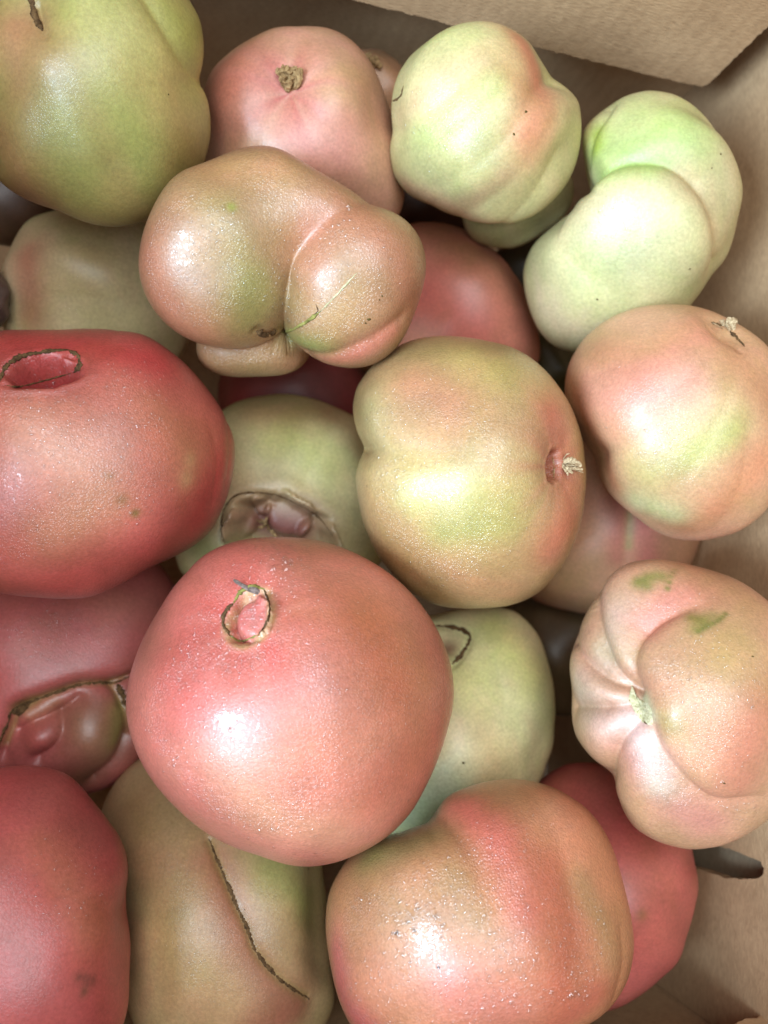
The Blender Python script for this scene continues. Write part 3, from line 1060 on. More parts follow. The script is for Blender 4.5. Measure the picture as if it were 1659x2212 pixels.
tom(key="heart5", d=0.285, n=100, c=(612, 575), base=(184, 136, 98), wet=0.8, zf=0.88,
    label="brownish tomato split by a deep cleft into two bulging lobes, wet with dew",
    out=[(312, 580), (318, 520), (340, 458), (382, 403), (440, 360), (520, 340), (600, 342), (680, 365), (740, 392), (800, 428), (852, 475), (890, 530), (910, 590), (914, 650),
         (900, 702), (870, 748), (830, 785), (780, 805), (730, 808), (690, 802), (650, 812), (600, 823), (540, 826), (475, 812), (425, 775), (385, 730), (345, 665), (322, 625)], sm=4,
    blobs=[(486, 562, 0, 168, 192, 166, 8, 0), (660, 468, 0, 202, 108, 134, 23, 50), (760, 616, 22, 146, 184, 160, 14, 6), (545, 745, -80, 124, 68, 105, 0, 8)],
    feat=[("groove", [(640, 760), (715, 770), (800, 738), (872, 690)], 2.6, 6, 5)],
    col=[((192, 126, 96), 0.6, 60, [(330, 560), (350, 640), (420, 700)]), ((176, 156, 96), 0.6, 60, [(470, 440), (510, 540), (560, 640)]), ((168, 152, 90), 0.6, 40, [(545, 620), (540, 690)]),
         ((212, 136, 108), 0.55, 50, [(690, 480), (660, 560)]), ((196, 120, 88), 0.5, 55, [(780, 450), (860, 560), (890, 640)]), ((190, 150, 96), 0.6, 45, [(760, 620), (700, 720)]),
         ((160, 158, 92), 0.8, 30, [(622, 722), (650, 740), (720, 770)]), ((214, 128, 104), 0.7, 30, [(690, 790), (770, 770), (850, 720)]), ((206, 150, 104), 0.6, 50, [(480, 370), (600, 370)]),
         ((164, 164, 70), 0.75, 9, [(500, 450)]), ((206, 176, 136), 0.5, 50, [(420, 540)]), ((150, 130, 80), 0.4, 40, [(480, 790), (580, 790)])],
    scar=[([(608, 719), (635, 711), (672, 688), (693, 672)], 6, SCAR_GREEN, "scar"), ([(693, 672), (729, 635), (771, 589)], 3.2, SCAR_PALE, "scar"), ([(676, 682), (687, 672), (682, 657)], 4, SCAR, "scar"),
          ([(556, 716), (575, 722), (596, 714)], 16, SCAR, "stem_scar")],
    speck=[((797, 690), 6), ((790, 698), 4), ((826, 640), 4), ((820, 648), 3)],
    drops=[(440, 560, 130, 190, 1.2, 3.4), (450, 480, 70, 25, 2, 4.5), (640, 640, 110, 90, 1.2, 3.4), (740, 560, 140, 120, 1.2, 3.2), (750, 448, 8, 2, 5, 7), (620, 600, 220, 120, 1, 2.6)],
    film=[((420, 540), 70, 0.95), ((395, 500), 40, 1.0), ((640, 620), 30, 0.9)])

tom(key="red6", d=0.385, n=56, c=(985, 665), base=(234, 152, 124), label="plain red tomato low between the cleft tomato and the pale double-lobed one", zf=0.95,
    out=[(800, 600), (840, 520), (880, 488), (925, 482), (985, 491), (1050, 528), (1108, 588), (1148, 655), (1162, 720), (1162, 780), (1120, 840), (1030, 870), (900, 850), (810, 770), (785, 680)],
    col=[((218, 150, 114), 0.6, 60, [(1000, 560), (1080, 620)]), ((220, 112, 98), 0.6, 70, [(930, 640), (1020, 700)])])

tom(key="peach7", d=0.315, n=90, c=(1462, 912), base=(226, 172, 132), wet=0.4, zf=0.92,
    label="peach tomato with a dried pale stem at its top edge, touching the box wall",
    out=[(1222, 840), (1232, 780), (1262, 728), (1310, 690), (1370, 667), (1440, 660), (1510, 668), (1570, 690), (1630, 730), (1685, 790), (1705, 900), (1700, 1020), (1660, 1108), (1600, 1150),
         (1530, 1168), (1450, 1160), (1390, 1130), (1350, 1090), (1312, 1042), (1292, 985), (1252, 930), (1226, 880)], sm=5,
    feat=[("groove", [(1290, 985), (1360, 940), (1450, 850), (1530, 760), (1570, 710)], 0.9, 8, 8), ("groove", [(1380, 1130), (1470, 1040), (1560, 900), (1600, 770)], 0.9, 8, 8),
          ("groove", [(1240, 830), (1330, 790), (1430, 740), (1550, 705)], 0.7, 7, 7), ("bump", (1575, 708), -3.6, 42), ("bump", (1300, 985), -1.0, 30), ("groove", [(1540, 1165), (1600, 1060), (1630, 900)], 0.8, 7, 7)],
    col=[((230, 156, 124), 0.75, 62, [(1290, 760), (1400, 780), (1500, 720)]), ((232, 160, 134), 0.6, 45, [(1260, 860), (1360, 850), (1470, 810)]), ((216, 196, 136), 0.6, 55, [(1400, 1010), (1500, 960), (1600, 900)]),
         ((200, 194, 118), 0.6, 30, [(1500, 980), (1590, 930)]), ((222, 152, 110), 0.75, 45, [(1480, 1140), (1580, 1080), (1650, 1000)]), ((216, 210, 160), 0.6, 40, [(1370, 1080), (1450, 1110)]),
         ((212, 130, 96), 0.55, 34, [(1235, 850), (1290, 960), (1330, 1040)]), ((218, 150, 110), 0.5, 50, [(1600, 760), (1660, 850)])],
    stem=[((1572, 712), [((1536, 700), 3, 0.4), ((1552, 697), 8, 0.8), ((1560, 700), 11, 1.1), ((1568, 696), 13, 1.1), ((1575, 699), 15, 1.3), ((1583, 700), 14, 1.1), ((1589, 704), 10, 0.8), ((1578, 706), 13, 1.2), ((1586, 711), 8, 0.7), ((1564, 707), 10, 1.0)], 4.4, STEM_PALE, 2)],
    scar=[([(1576, 716), (1592, 730), (1606, 748)], 8, SCAR, "stem_scar"), ([(1566, 704), (1548, 700), (1535, 697)], 5, SCAR, "stem_scar")],
    drops=[(1420, 950, 60, 50, 1.2, 4.0), (1400, 880, 120, 30, 1, 3)], film=[((1436, 975), 26, 0.95), ((1420, 920), 20, 0.95), ((1420, 1000), 80, 0.6)])

tom(key="olive8", d=0.29, n=100, c=(1018, 1022), base=(204, 166, 112), wet=0.85, zf=0.95,
    label="tan and olive tomato in the middle with its hollow dried stem turned aside",
    out=[(762, 880), (772, 838), (812, 788), (870, 750), (950, 728), (1030, 722), (1100, 740), (1160, 780), (1210, 840), (1245, 910), (1264, 990), (1268, 1080), (1255, 1150), (1220, 1220),
         (1170, 1275), (1100, 1310), (1020, 1325), (950, 1318), (880, 1280), (830, 1222), (800, 1160), (775, 1090), (764, 1020), (772, 990), (783, 966), (768, 930)], sm=3,
    feat=[("groove", [(762, 972), (800, 968), (870, 970), (960, 976), (1080, 985), (1180, 1000)], 1.2, 8, 9, (2.4, 0.9, 0.3, 0.1)), ("bump", (1210, 1006), -3.2, 48),
          ("hole", (1208, 1007), 17, 42, 4, 5.0, 0.4, [])],
    col=[((206, 184, 112), 0.7, 70, [(840, 1000), (950, 1050), (1080, 1090)]), ((196, 190, 104), 0.6, 40, [(900, 1080), (1000, 1060)]), ((214, 152, 110), 0.75, 70, [(900, 840), (980, 860)]),
         ((204, 120, 86), 0.9, 55, [(1190, 900), (1225, 1000), (1230, 1100), (1190, 1190)]), ((198, 146, 100), 0.6, 70, [(850, 1200), (980, 1250), (1100, 1270)]), ((200, 170, 102), 0.6, 60, [(1000, 760), (1080, 800)]),
         ((186, 180, 100), 0.5, 40, [(960, 1150), (1080, 1130)]), ((216, 196, 140), 0.5, 50, [(800, 880), (830, 1000)])],
    streak=[((1208, 1007), 110, (214, 134, 104), 0.5, 11), ((1208, 1007), 90, (160, 70, 56), 0.35, 9)],
    stem=[((1216, 1002), [((1219, 982), 12, 0.6), ((1224, 990), 16, 0.9), ((1229, 998), 18, 1.1), ((1234, 1004), 20, 1.2), ((1238, 1010), 20, 1.3), ((1243, 1016), 18, 0.9), ((1229, 1014), 18, 1.2), ((1222, 1018), 14, 1.0), ((1219, 1028), 10, 0.6), ((1226, 1024), 14, 0.8), ((1248, 1022), 15, 0.5)], 4.2, STEM_PALE, 2)],
    scar=[([(1193, 985), (1197, 1008), (1196, 1035)], 2.0, STEM, "fibre"), ([(1203, 1010), (1195, 1016), (1192, 1024)], 1.6, STEM, "fibre")],
    drops=[(880, 1010, 130, 170, 1.1, 3.2), (865, 1040, 45, 12, 3, 6), (960, 900, 180, 160, 1, 2.4), (960, 1150, 200, 220, 1, 2.6), (840, 880, 60, 40, 1, 3)],
    film=[((850, 940), 34, 0.86), ((885, 1065), 40, 0.8), ((860, 1000), 70, 0.7)])

tom(key="red9", d=0.295, n=100, c=(190, 1000), base=(210, 108, 94), wet=0.7, zf=0.86,
    label="red tomato with a deep cork-rimmed hollow sunk into its top",
    out=[(0, 724), (60, 718), (130, 712), (200, 708), (260, 708), (312, 721), (362, 756), (412, 800), (452, 846), (490, 900), (511, 960), (510, 1020), (496, 1080), (460, 1140), (400, 1190),
         (320, 1235), (240, 1260), (140, 1288), (60, 1290), (0, 1284), (-90, 1240), (-140, 1120), (-145, 950), (-100, 800)],
    feat=[("hole", (90, 796), 84, 40, -8, 19.0, 0.5, []), ("groove", [(180, 780), (230, 740), (260, 708)], 1.2, 8, 8), ("groove", [(490, 900), (500, 980), (495, 1060)], 0.7, 4, 4), ("groove", [(462, 930), (478, 1000), (470, 1090)], 0.7, 4, 4)],
    col=[((218, 148, 112), 0.7, 95, [(80, 950), (160, 1000)]), ((206, 126, 92), 0.6, 75, [(320, 900), (400, 980)]), ((212, 150, 112), 0.55, 60, [(220, 1090), (120, 1150)]), ((210, 76, 72), 0.7, 55, [(30, 740), (200, 740), (330, 780)]),
         ((206, 74, 70), 0.7, 50, [(440, 1120), (490, 1000)]), ((208, 88, 78), 0.5, 60, [(300, 1200), (150, 1260)]), ((222, 166, 120), 0.6, 20, [(405, 1035)]), ((222, 166, 120), 0.5, 16, [(412, 995)]),
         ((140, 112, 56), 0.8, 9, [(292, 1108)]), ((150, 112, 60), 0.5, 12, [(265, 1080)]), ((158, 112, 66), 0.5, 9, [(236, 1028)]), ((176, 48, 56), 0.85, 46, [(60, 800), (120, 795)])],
    scar=[([(-10, 836), (2, 815), (12, 793), (42, 771), (94, 760), (140, 756), (158, 758)], 7.5, SCAR, "stem_scar"), ([(150, 757), (168, 768), (172, 790), (160, 804)], 10, SCAR, "stem_scar"),
          ([(160, 804), (104, 820), (42, 835), (10, 832)], 3, SCAR, "stem_scar")],
    drops=[(120, 900, 130, 200, 1.2, 3.2), (80, 1060, 110, 100, 1.2, 3.2), (300, 860, 120, 200, 1, 2.8), (280, 1060, 130, 90, 1, 3.0)], film=[((72, 1010), 26, 0.9), ((100, 930), 90, 0.7), ((20, 1070), 40, 0.8)])

tom(key="red10", d=0.27, n=110, c=(627, 1508), base=(220, 134, 112), wet=0.9, zf=0.92,
    label="biggest tomato, red and round with a ring-shaped stem scar, wet on top of the heap",
    out=[(272, 1530), (275, 1468), (300, 1388), (350, 1310), (400, 1250), (452, 1205), (530, 1170), (610, 1158), (690, 1165), (770, 1192), (850, 1242), (910, 1308), (950, 1380), (974, 1450), (980, 1510),
         (966, 1580), (947, 1640), (920, 1700), (888, 1755), (840, 1800), (770, 1836), (690, 1860), (640, 1864), (560, 1846), (500, 1830), (440, 1800), (380, 1750), (330, 1690), (294, 1620)],
    feat=[("bump", (535, 1325), -2.5, 100), ("hole", (533, 1327), 50, 60, 8, 4.4, 0.4, [(545, 1326, 52, 5.2)]), ("groove", [(500, 1290), (440, 1250), (400, 1240)], 0.6, 7, 7), ("groove", [(580, 1290), (640, 1240), (700, 1220)], 0.6, 7, 7)],
    col=[((226, 106, 94), 0.85, 110, [(480, 1260), (560, 1400)]), ((224, 112, 98), 0.7, 80, [(380, 1400), (400, 1560)]), ((206, 116, 78), 0.85, 95, [(800, 1340), (860, 1480)]), ((198, 124, 84), 0.6, 60, [(900, 1450), (900, 1600)]),
         ((222, 142, 110), 0.7, 80, [(620, 1640), (760, 1600)]), ((224, 160, 124), 0.6, 60, [(480, 1660), (600, 1760), (720, 1780)]), ((214, 124, 94), 0.6, 60, [(800, 1720), (880, 1640)]), ((226, 152, 124), 0.4, 60, [(420, 1640)]),
         ((232, 140, 130), 0.6, 40, [(545, 1330)]), ((212, 190, 130), 0.6, 9, [(500, 1304), (521, 1275), (547, 1264), (577, 1270), (586, 1310), (580, 1348), (557, 1376), (521, 1389), (492, 1374), (478, 1346), (488, 1318)])],
    streak=[((533, 1327), 150, (236, 150, 134), 0.45, 9)],
    scar=[([(503, 1304), (521, 1278), (547, 1268), (572, 1273)], 8, SCAR_GREEN, "stem_scar"), ([(572, 1273), (582, 1310), (576, 1346), (557, 1372)], 7, SCAR, "stem_scar"),
          ([(557, 1372), (521, 1385), (495, 1372)], 4.5, SCAR_GREEN, "stem_scar"), ([(497, 1374), (482, 1346), (488, 1320), (503, 1304)], 8, SCAR, "stem_scar")],
    stem=[((566, 1284), [((508, 1254), 16, 1.0), ((540, 1271), 8, 1.0)], 4.2, TWIG, 5)],
    drops=[(470, 1420, 150, 330, 1.2, 3.6), (460, 1600, 140, 230, 1.2, 3.8), (600, 1220, 120, 230, 1.2, 3.6), (545, 1320, 40, 60, 1.5, 3.5), (640, 1480, 320, 300, 1, 2.4), (640, 1760, 160, 130, 1, 3.2), (480, 1560, 60, 26, 2.5, 5.5),
           (880, 1700, 70, 60, 1, 3), (760, 1250, 110, 80, 1, 2.6), (600, 1210, 30, 5, 6, 10)],
    film=[((488, 1565), 50, 1.2), ((440, 1535), 34, 1.05), ((392, 1510), 22, 1.05), ((480, 1570), 140, 0.7)])

tom(key="green11", d=0.352, n=90, c=(610, 1075), base=(226, 210, 154), zf=0.8, wet=0.1,
    label="green tomato with a wide open stem cavity showing inner lobes, below the cleft tomato",
    out=[(380, 1150), (400, 1050), (430, 950), (470, 885), (510, 866), (570, 858), (640, 855), (700, 870), (740, 892), (790, 920), (830, 1000), (850, 1100), (835, 1200), (770, 1290), (650, 1330), (500, 1310), (390, 1235)],
    feat=[("hole", (602, 1158), 122, 94, 8, 13.0, 0.5, [(625, 1118, 62, 6.0), (505, 1140, 42, 5.5), (558, 1096, 26, 4.5), (690, 1170, 50, 5.5)]), ("groove", [(720, 870), (700, 950), (660, 1040)], 0.8, 8, 8)],
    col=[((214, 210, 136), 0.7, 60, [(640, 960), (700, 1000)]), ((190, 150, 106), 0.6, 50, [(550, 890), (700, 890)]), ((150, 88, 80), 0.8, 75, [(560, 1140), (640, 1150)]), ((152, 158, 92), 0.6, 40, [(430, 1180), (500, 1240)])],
    scar=[([(492, 1192), (479, 1150), (484, 1101), (510, 1070), (552, 1064), (599, 1070), (646, 1091), (688, 1117), (719, 1158)], 3.6, SCAR, "stem_scar")],
    stem=[((572, 1140), [((556, 1118), 10, 0.8), ((568, 1116), 12, 0.9), ((580, 1112), 12, 0.8), ((560, 1134), 12, 0.9), ((584, 1136), 10, 0.8), ((600, 1158), 8, 1.0), ((574, 1128), 16, 1.2)], 3.6, STEM, 3)])

tom(key="cream12", d=0.35, n=80, c=(1000, 1580), base=(255, 246, 186), wet=0.1, zf=0.88,
    label="cream-green tomato with a curved brown stem crack, wedged behind the biggest red tomato",
    out=[(800, 1560), (830, 1420), (890, 1345), (960, 1322), (1060, 1311), (1112, 1320), (1160, 1368), (1182, 1430), (1194, 1510), (1187, 1570), (1168, 1640), (1150, 1700), (1100, 1780), (1020, 1840), (900, 1850), (820, 1800), (790, 1690)],
    feat=[("bump", (965, 1390), -4.0, 48), ("groove", [(1010, 1372), (1060, 1420), (1090, 1500)], 0.8, 8, 8), ("groove", [(1185, 1490), (1150, 1520), (1120, 1580)], 0.8, 8, 8)],
    col=[((240, 232, 146), 0.6, 60, [(1080, 1360), (1150, 1450)]), ((252, 224, 164), 0.6, 60, [(1020, 1560), (1060, 1640)]), ((214, 224, 178), 0.8, 60, [(880, 1760), (960, 1700)]), ((250, 234, 160), 0.5, 60, [(1000, 1460)]), ((150, 96, 74), 0.7, 26, [(965, 1390)])],
    scar=[([(940, 1352), (970, 1354), (995, 1360), (1014, 1372), (1012, 1388), (1003, 1405), (990, 1422), (975, 1437)], 8, SCAR, "stem_scar")], speck=[((1001, 1648), 5), ((997, 1673), 2)])

tom(key="rib13", d=0.30, n=110, c=(1475, 1515), base=(220, 166, 128), wet=0.6, zf=0.88,
    label="pinkish tan tomato with deep ribs running to a pale blossom scar",
    out=[(1224, 1500), (1222, 1460), (1226, 1415), (1244, 1340), (1290, 1270), (1350, 1220), (1410, 1203), (1480, 1207), (1560, 1230), (1640, 1275), (1715, 1340), (1745, 1480), (1735, 1640), (1685, 1730), (1620, 1790),
         (1560, 1820), (1490, 1831), (1430, 1815), (1370, 1780), (1332, 1725), (1318, 1682), (1272, 1642), (1238, 1590), (1226, 1540)], sm=4,
    feat=[("groove", [(1362, 1480), (1320, 1440), (1298, 1390), (1288, 1325), (1294, 1270)], 5.5, 6, 3.0, (0.7, 1.1, 0.4)),
          ("groove", [(1368, 1480), (1366, 1420), (1383, 1375), (1413, 1345), (1456, 1322), (1520, 1300)], 5.5, 9, 3.0, (0.7, 1.2, 0.15)),
          ("groove", [(1357, 1482), (1300, 1464), (1252, 1422), (1233, 1379)], 6.0, 3.5, 5.5, (0.7, 1.0, 0.5)), ("groove", [(1355, 1522), (1293, 1528), (1224, 1526)], 6.0, 5.5, 4.5, (0.6, 1.0, 0.5)),
          ("groove", [(1373, 1560), (1337, 1600), (1316, 1647), (1318, 1700)], 6.5, 3.5, 5.5, (0.6, 1.0, 0.5)),
          ("groove", [(1408, 1566), (1425, 1615), (1456, 1665), (1509, 1722), (1566, 1746), (1655, 1735)], 4.6, 3, 9, (0.7, 1.2, 0.3)),
          ("bump", (1384, 1522), -2.5, 48), ("bump", (1290, 1580), 1.2, 45), ("bump", (1275, 1480), 1.0, 35), ("bump", (1330, 1370), 1.2, 45), ("bump", (1540, 1500), 2.0, 120), ("bump", (1440, 1540), 1.5, 40)],
    col=[((226, 192, 168), 0.8, 55, [(1240, 1500), (1300, 1560)]), ((218, 182, 160), 0.7, 50, [(1290, 1400), (1330, 1330)]), ((232, 146, 124), 0.9, 38, [(1400, 1340), (1450, 1300), (1520, 1270)]), ((222, 152, 132), 0.75, 55, [(1380, 1660), (1450, 1750), (1530, 1790)]),
         ((204, 160, 106), 0.7, 70, [(1560, 1420), (1600, 1500)]), ((178, 158, 92), 0.7, 34, [(1450, 1560)]), ((140, 140, 70), 0.75, 16, [(1383, 1264), (1412, 1252), (1430, 1250)]), ((118, 122, 50), 0.8, 6, [(1458, 1236), (1450, 1250), (1442, 1272)]), ((134, 134, 64), 0.6, 12, [(1400, 1270)]),
         ((146, 124, 60), 0.75, 13, [(1494, 1334), (1516, 1342)]), ((112, 114, 44), 0.85, 6, [(1508, 1366), (1530, 1353), (1548, 1344), (1566, 1328)]), ((146, 136, 70), 0.5, 14, [(1500, 1360), (1540, 1330)]), ((214, 132, 104), 0.6, 60, [(1620, 1560), (1600, 1680)]), ((206, 150, 106), 0.6, 50, [(1480, 1230), (1600, 1290)]),
         ((206, 208, 160), 0.9, 16, [(1380, 1510), (1400, 1545)]), ((232, 206, 192), 0.7, 34, [(1345, 1560), (1390, 1620), (1420, 1700)]), ((216, 150, 128), 0.6, 30, [(1280, 1325), (1250, 1390)]), ((196, 150, 118), 0.5, 16, [(1240, 1524), (1300, 1527)])],
    patch=[([(1364, 1478), (1372, 1500), (1390, 1514), (1404, 1526), (1411, 1545), (1410, 1568), (1398, 1566), (1384, 1556), (1372, 1540), (1362, 1522), (1357, 1500)], SCAR_PALE, "blossom_scar")],
    scar=[([(1362, 1492), (1364, 1512), (1374, 1530), (1388, 1548), (1400, 1562)], 5, SCAR_GREEN, "blossom_scar"), ([(1384, 1546), (1396, 1558), (1406, 1564)], 7, SCAR, "blossom_scar")],
    speck=[((1626, 1418), 4), ((1564, 1692), 4)],
    drops=[(1480, 1500, 70, 40, 1.2, 3.6), (1560, 1480, 150, 220, 1, 2.4), (1540, 1640, 120, 120, 1, 2.4), (1600, 1750, 60, 60, 1, 2.6), (1390, 1620, 50, 30, 1, 2.6), (1500, 1350, 120, 60, 1, 2.2)],
    film=[((1455, 1492), 14, 1.1), ((1490, 1482), 18, 1.0), ((1500, 1520), 14, 0.9), ((1400, 1650), 30, 0.6)])

tom(key="red14", d=0.29, n=110, c=(1040, 1995), base=(218, 146, 104), wet=0.95, zf=0.92,
    label="wet peach-red tomato with glistening water patches, at the lower edge beside the cracked one",
    out=[(705, 1990), (715, 1928), (750, 1862), (800, 1815), (860, 1788), (915, 1762), (952, 1722), (1000, 1706), (1060, 1689), (1130, 1685), (1200, 1702), (1268, 1750), (1312, 1812), (1346, 1890), (1365, 1970),
         (1368, 2040), (1350, 2110), (1310, 2170), (1250, 2215), (1150, 2270), (1000, 2305), (850, 2280), (762, 2228), (726, 2150), (709, 2070)], sm=4,
    feat=[("groove", [(925, 1735), (975, 1785), (1030, 1870), (1060, 1980)], 2.6, 9, 9, (1.4, 0.2)), ("groove", [(1130, 1690), (1200, 1800), (1240, 1920), (1250, 2050)], 0.8, 8, 8), ("ridge", [(990, 1720), (1060, 1770), (1120, 1860)], 1.0, 45),
          ("groove", [(1350, 2010), (1345, 2080), (1320, 2150)], 0.9, 3, 3)],
    col=[((170, 146, 92), 0.85, 55, [(800, 1850), (880, 1830), (960, 1790)]), ((190, 150, 100), 0.6, 50, [(980, 1900), (1020, 1980)]), ((224, 118, 98), 0.85, 55, [(1010, 1740), (1090, 1830), (1140, 1950)]), ((206, 112, 78), 0.9, 55, [(1190, 1880), (1220, 2020), (1210, 2150)]),
         ((220, 170, 126), 0.7, 80, [(860, 1990), (900, 2060)]), ((226, 140, 116), 0.7, 70, [(980, 2150), (1100, 2190)]), ((218, 116, 104), 0.8, 40, [(725, 2060), (745, 2160), (800, 2230)]), ((196, 146, 98), 0.7, 32, [(1270, 1900), (1310, 1990), (1320, 2080)]),
         ((206, 150, 104), 0.5, 50, [(1060, 1710), (1180, 1740)]), ((206, 150, 104), 0.6, 40, [(770, 1950), (760, 2020)]), ((212, 110, 88), 0.6, 40, [(1280, 2150), (1200, 2210)])],
    drops=[(900, 2020, 150, 260, 1.2, 4.0), (1000, 1920, 160, 170, 1.2, 3.4), (1040, 2100, 180, 260, 1.2, 3.8), (820, 2140, 90, 90, 1.2, 3.2), (910, 2010, 80, 60, 2.5, 6), (1240, 2000, 120, 120, 1, 3.2), (1100, 1780, 130, 80, 1, 2.6), (1240, 2130, 60, 30, 2, 4.5)],
    film=[((915, 2010), 70, 1.15), ((880, 2070), 45, 1.1), ((950, 1960), 40, 1.05), ((850, 1995), 40, 1.0), ((910, 2020), 160, 0.75)])

tom(key="red15", d=0.36, n=72, c=(1310, 1925), base=(224, 120, 108), zf=0.9, wet=0.05,
    label="smooth red tomato tucked under the ribbed one beside the hand hole",
    out=[(1060, 1900), (1100, 1780), (1165, 1690), (1220, 1648), (1280, 1645), (1370, 1690), (1450, 1760), (1493, 1815), (1502, 1870), (1498, 1950), (1480, 2030), (1435, 2105), (1370, 2160), (1300, 2190), (1200, 2180), (1110, 2100), (1065, 2000)],
    col=[((218, 122, 106), 0.5, 60, [(1420, 1900), (1440, 2000)]), ((176, 116, 70), 0.6, 10, [(1385, 1975)]), ((206, 92, 88), 0.5, 60, [(1350, 1800)])])

tom(key="red16", d=0.305, n=90, c=(20, 1990), base=(206, 98, 92), wet=0.25, zf=0.88, lump=0.0011,
    label="deep red bumpy tomato in the dark lower corner, cut by the picture edge",
    out=[(-40, 1655), (20, 1655), (80, 1661), (140, 1681), (192, 1730), (232, 1790), (262, 1842), (277, 1920), (286, 1965), (293, 2010), (291, 2060), (281, 2120), (272, 2200), (240, 2290), (140, 2360), (-40, 2380), (-220, 2300), (-310, 2120), (-310, 1880), (-220, 1730)], sm=4,
    feat=[("groove", [(285, 1960), (230, 1965), (170, 1990)], 1.0, 6, 6, (1.2, 0.2)), ("groove", [(262, 1845), (200, 1870), (130, 1920)], 1.2, 7, 7), ("bump", (225, 1790), 1.0, 50), ("groove", [(288, 2085), (240, 2075), (190, 2080)], 0.8, 6, 6)],
    col=[((186, 116, 80), 0.45, 60, [(120, 1830), (200, 2000)]), ((120, 84, 60), 0.6, 9, [(180, 2140)]), ((112, 70, 56), 0.55, 8, [(170, 2110), (200, 2118)]), ((202, 84, 84), 0.5, 70, [(60, 1720)]), ((150, 100, 84), 0.35, 60, [(100, 1720), (190, 1790)])],
    drops=[(140, 1900, 140, 110, 0.9, 2.2)])

tom(key="crack17", d=0.345, n=96, c=(480, 1960), base=(214, 184, 134), wet=0.35, zf=0.85,
    label="olive-brown tomato with a long dark crack down a valley between two lobes",
    out=[(216, 1790), (222, 1745), (250, 1690), (300, 1640), (380, 1600), (500, 1600), (600, 1660), (660, 1760), (688, 1845), (696, 1902), (698, 1991), (709, 2090), (722, 2160), (700, 2215), (640, 2290), (500, 2330), (370, 2310), (290, 2230), (262, 2100), (255, 1990), (245, 1900), (225, 1840)], sm=5,
    feat=[("groove", [(430, 1740), (456, 1824), (479, 1881), (510, 1954), (537, 2011), (552, 2053), (589, 2100), (625, 2131), (680, 2170)], 4.5, 8, 9, (1, 0.5)), ("bump", (380, 2000), 1.5, 90), ("bump", (610, 1950), 1.5, 80)],
    col=[((190, 158, 98), 0.6, 80, [(400, 2000), (440, 2100)]), ((192, 122, 96), 0.7, 50, [(470, 1860), (520, 2000), (600, 2130)]), ((178, 176, 104), 0.7, 55, [(600, 1880), (640, 1960)]), ((206, 172, 124), 0.6, 45, [(600, 2010), (640, 2080)]),
         ((186, 116, 90), 0.7, 45, [(640, 2180), (560, 2220)]), ((168, 118, 78), 0.5, 60, [(290, 1740), (330, 1860)]), ((206, 160, 116), 0.5, 40, [(420, 2180)])],
    scar=[([(452, 1812), (466, 1850), (479, 1881), (497, 1922), (510, 1954), (524, 1984), (537, 2011), (552, 2053), (589, 2100), (625, 2131), (668, 2158)], 6.8, SCAR, "crack_scar")],
    speck=[((666, 1877), 4), ((528, 1965), 2)], drops=[(400, 2050, 130, 60, 0.9, 2.0)])

tom(key="red18", d=0.355, n=96, c=(140, 1470), base=(206, 110, 104), wet=0.4, zf=0.72,
    label="dusky red tomato burst open by a corky split with lobes bulging inside",
    out=[(-110, 1470), (-80, 1340), (0, 1240), (120, 1190), (250, 1185), (345, 1205), (385, 1262), (392, 1350), (370, 1480), (340, 1600), (280, 1680), (200, 1715), (80, 1730), (-30, 1690), (-95, 1590)],
    feat=[("groove", [(-10, 1640), (5, 1590), (22, 1536), (65, 1516), (109, 1499), (167, 1479), (215, 1473), (275, 1463), (320, 1440)], 7.0, 2.2, 9),
          ("groove", [(175, 1510), (130, 1544), (65, 1570), (26, 1594)], 5.5, 4, 3), ("groove", [(133, 1547), (136, 1588), (117, 1622), (80, 1650)], 6.5, 4, 4), ("groove", [(280, 1600), (252, 1653), (208, 1690)], 5.0, 4, 4),
          ("bump", (195, 1590), 3.5, 50), ("bump", (75, 1605), 2.0, 32), ("groove", [(253, 1480), (272, 1530), (282, 1590)], 2.5, 4, 4)],
    col=[((166, 120, 92), 0.8, 60, [(190, 1570), (230, 1620)]), ((176, 170, 96), 0.6, 24, [(258, 1590), (262, 1540)]), ((196, 100, 90), 0.7, 34, [(70, 1600)]), ((196, 138, 104), 0.6, 20, [(60, 1550), (110, 1525)]), ((190, 134, 106), 0.4, 50, [(250, 1300)]), ((140, 110, 78), 0.5, 40, [(180, 1690)])],
    scar=[([(-6, 1625), (4, 1590), (18, 1560), (26, 1534), (65, 1517), (109, 1500), (167, 1480), (208, 1474), (250, 1474), (285, 1459)], 7, SCAR, "split_scar"), ([(28, 1538), (45, 1532), (62, 1520)], 18, SCAR, "split_scar"), ([(255, 1478), (265, 1500), (270, 1525)], 13, SCAR, "split_scar")],
    drops=[(90, 1370, 110, 110, 1.2, 3.2)])

tom(key="olive19", d=0.37, n=64, c=(205, 615), base=(228, 206, 160), zf=0.85,
    label="dim olive-tan tomato lying beneath the yellow-green one and above the cork-rimmed red one",
    out=[(0, 640), (10, 570), (40, 510), (100, 462), (200, 440), (300, 440), (390, 500), (430, 600), (430, 700), (390, 780), (300, 830), (180, 830), (70, 800), (15, 730)],
    feat=[("groove", [(60, 540), (160, 520), (320, 550)], 1.2, 10, 10), ("groove", [(20, 660), (150, 640), (330, 660)], 0.8, 9, 9)],
    col=[((190, 118, 92), 0.6, 45, [(60, 560), (60, 680)]), ((190, 160, 96), 0.5, 60, [(200, 580)]), ((176, 166, 110), 0.5, 50, [(230, 680)])], drops=[(170, 640, 80, 20, 1, 2)])

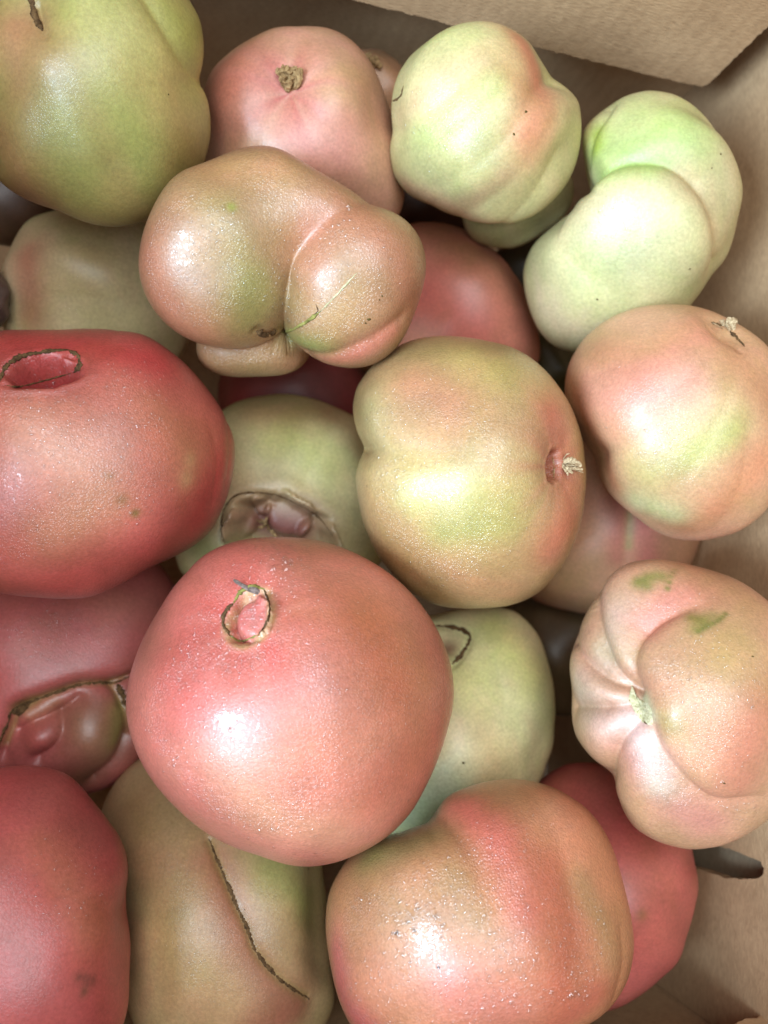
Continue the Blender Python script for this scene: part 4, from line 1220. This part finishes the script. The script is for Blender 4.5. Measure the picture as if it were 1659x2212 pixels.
tom(key="dark19b", d=0.36, n=40, c=(-45, 645), base=(104, 82, 72), zf=0.9, label="dark purplish tomato just showing at the left picture edge next to the dim olive one",
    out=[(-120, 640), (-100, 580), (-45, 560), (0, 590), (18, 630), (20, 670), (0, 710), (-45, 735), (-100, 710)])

tom(key="tan20", d=0.38, n=64, c=(1310, 1115), base=(212, 156, 118), zf=0.85,
    label="dim pinkish tan tomato with a faint pink stripe, under the peach tomato",
    out=[(1090, 1130), (1110, 1020), (1170, 930), (1270, 890), (1380, 900), (1470, 960), (1512, 1060), (1512, 1150), (1495, 1225), (1440, 1290), (1350, 1325), (1230, 1318), (1150, 1292), (1105, 1220)],
    feat=[("groove", [(1360, 1090), (1352, 1170), (1345, 1240)], 1.4, 6, 6)],
    col=[((208, 118, 104), 0.5, 22, [(1332, 1090), (1330, 1200)]), ((214, 128, 112), 0.7, 30, [(1390, 1120), (1400, 1200)]), ((176, 176, 104), 0.5, 8, [(1362, 1110), (1358, 1180)]), ((196, 150, 104), 0.6, 60, [(1210, 1200)])])

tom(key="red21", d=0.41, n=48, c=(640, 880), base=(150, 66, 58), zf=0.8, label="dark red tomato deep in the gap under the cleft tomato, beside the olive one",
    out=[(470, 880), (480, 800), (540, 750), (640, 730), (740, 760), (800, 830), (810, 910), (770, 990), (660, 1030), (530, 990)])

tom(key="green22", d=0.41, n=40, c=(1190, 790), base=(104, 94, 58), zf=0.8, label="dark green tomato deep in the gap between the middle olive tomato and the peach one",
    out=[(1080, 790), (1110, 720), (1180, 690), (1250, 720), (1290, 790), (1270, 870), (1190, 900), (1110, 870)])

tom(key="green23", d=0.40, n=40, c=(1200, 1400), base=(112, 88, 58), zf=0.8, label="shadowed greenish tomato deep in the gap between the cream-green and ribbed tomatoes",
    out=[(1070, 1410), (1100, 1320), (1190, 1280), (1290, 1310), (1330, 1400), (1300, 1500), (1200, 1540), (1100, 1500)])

tom(key="fill24", d=0.40, n=40, c=(25, 430), base=(92, 62, 42), zf=0.85, label="added filler tomato, coloured dark to stand for shade beneath the yellow-green one",  # invented fruit; its dark base colour stands in for shade at the left
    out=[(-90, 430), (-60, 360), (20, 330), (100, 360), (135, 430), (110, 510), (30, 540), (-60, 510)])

tom(key="fill25", d=0.415, n=40, c=(905, 440), base=(92, 58, 40), zf=0.85, label="added filler tomato, its dark colour imitating shade between the pink and ribbed pale tomatoes",  # added to darken the gap; shade is put into the base colour
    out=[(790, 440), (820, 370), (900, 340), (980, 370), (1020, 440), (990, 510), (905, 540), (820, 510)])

tom(key="fill26", d=0.425, n=40, c=(1170, 590), base=(84, 70, 42), zf=0.85, label="added filler tomato, darkened as gap shade between the plain red and pale double-lobed ones",  # made-up fruit filling the gap, base colour dark in place of shade
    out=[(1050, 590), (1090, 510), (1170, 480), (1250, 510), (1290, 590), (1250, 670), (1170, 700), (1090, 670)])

DEPTH = {'green1': 0.308, 'pink2': 0.3418, 'hidden2b': 0.3853, 'pale3': 0.3221, 'green3b': 0.37, 'pale4': 0.3383, 'heart5': 0.2828, 'red6': 0.3808, 'peach7': 0.3055, 'olive8': 0.29, 'red9': 0.295, 'red10': 0.27, 'green11': 0.3503, 'cream12': 0.35, 'rib13': 0.3, 'red14': 0.29, 'red15': 0.36, 'red16': 0.305, 'crack17': 0.3443, 'red18': 0.356, 'olive19': 0.3739, 'dark19b': 0.3569, 'tan20': 0.3773, 'red21': 0.4123, 'green22': 0.4154, 'green23': 0.4038, 'fill24': 0.4005, 'fill25': 0.4152, 'fill26': 0.4254}
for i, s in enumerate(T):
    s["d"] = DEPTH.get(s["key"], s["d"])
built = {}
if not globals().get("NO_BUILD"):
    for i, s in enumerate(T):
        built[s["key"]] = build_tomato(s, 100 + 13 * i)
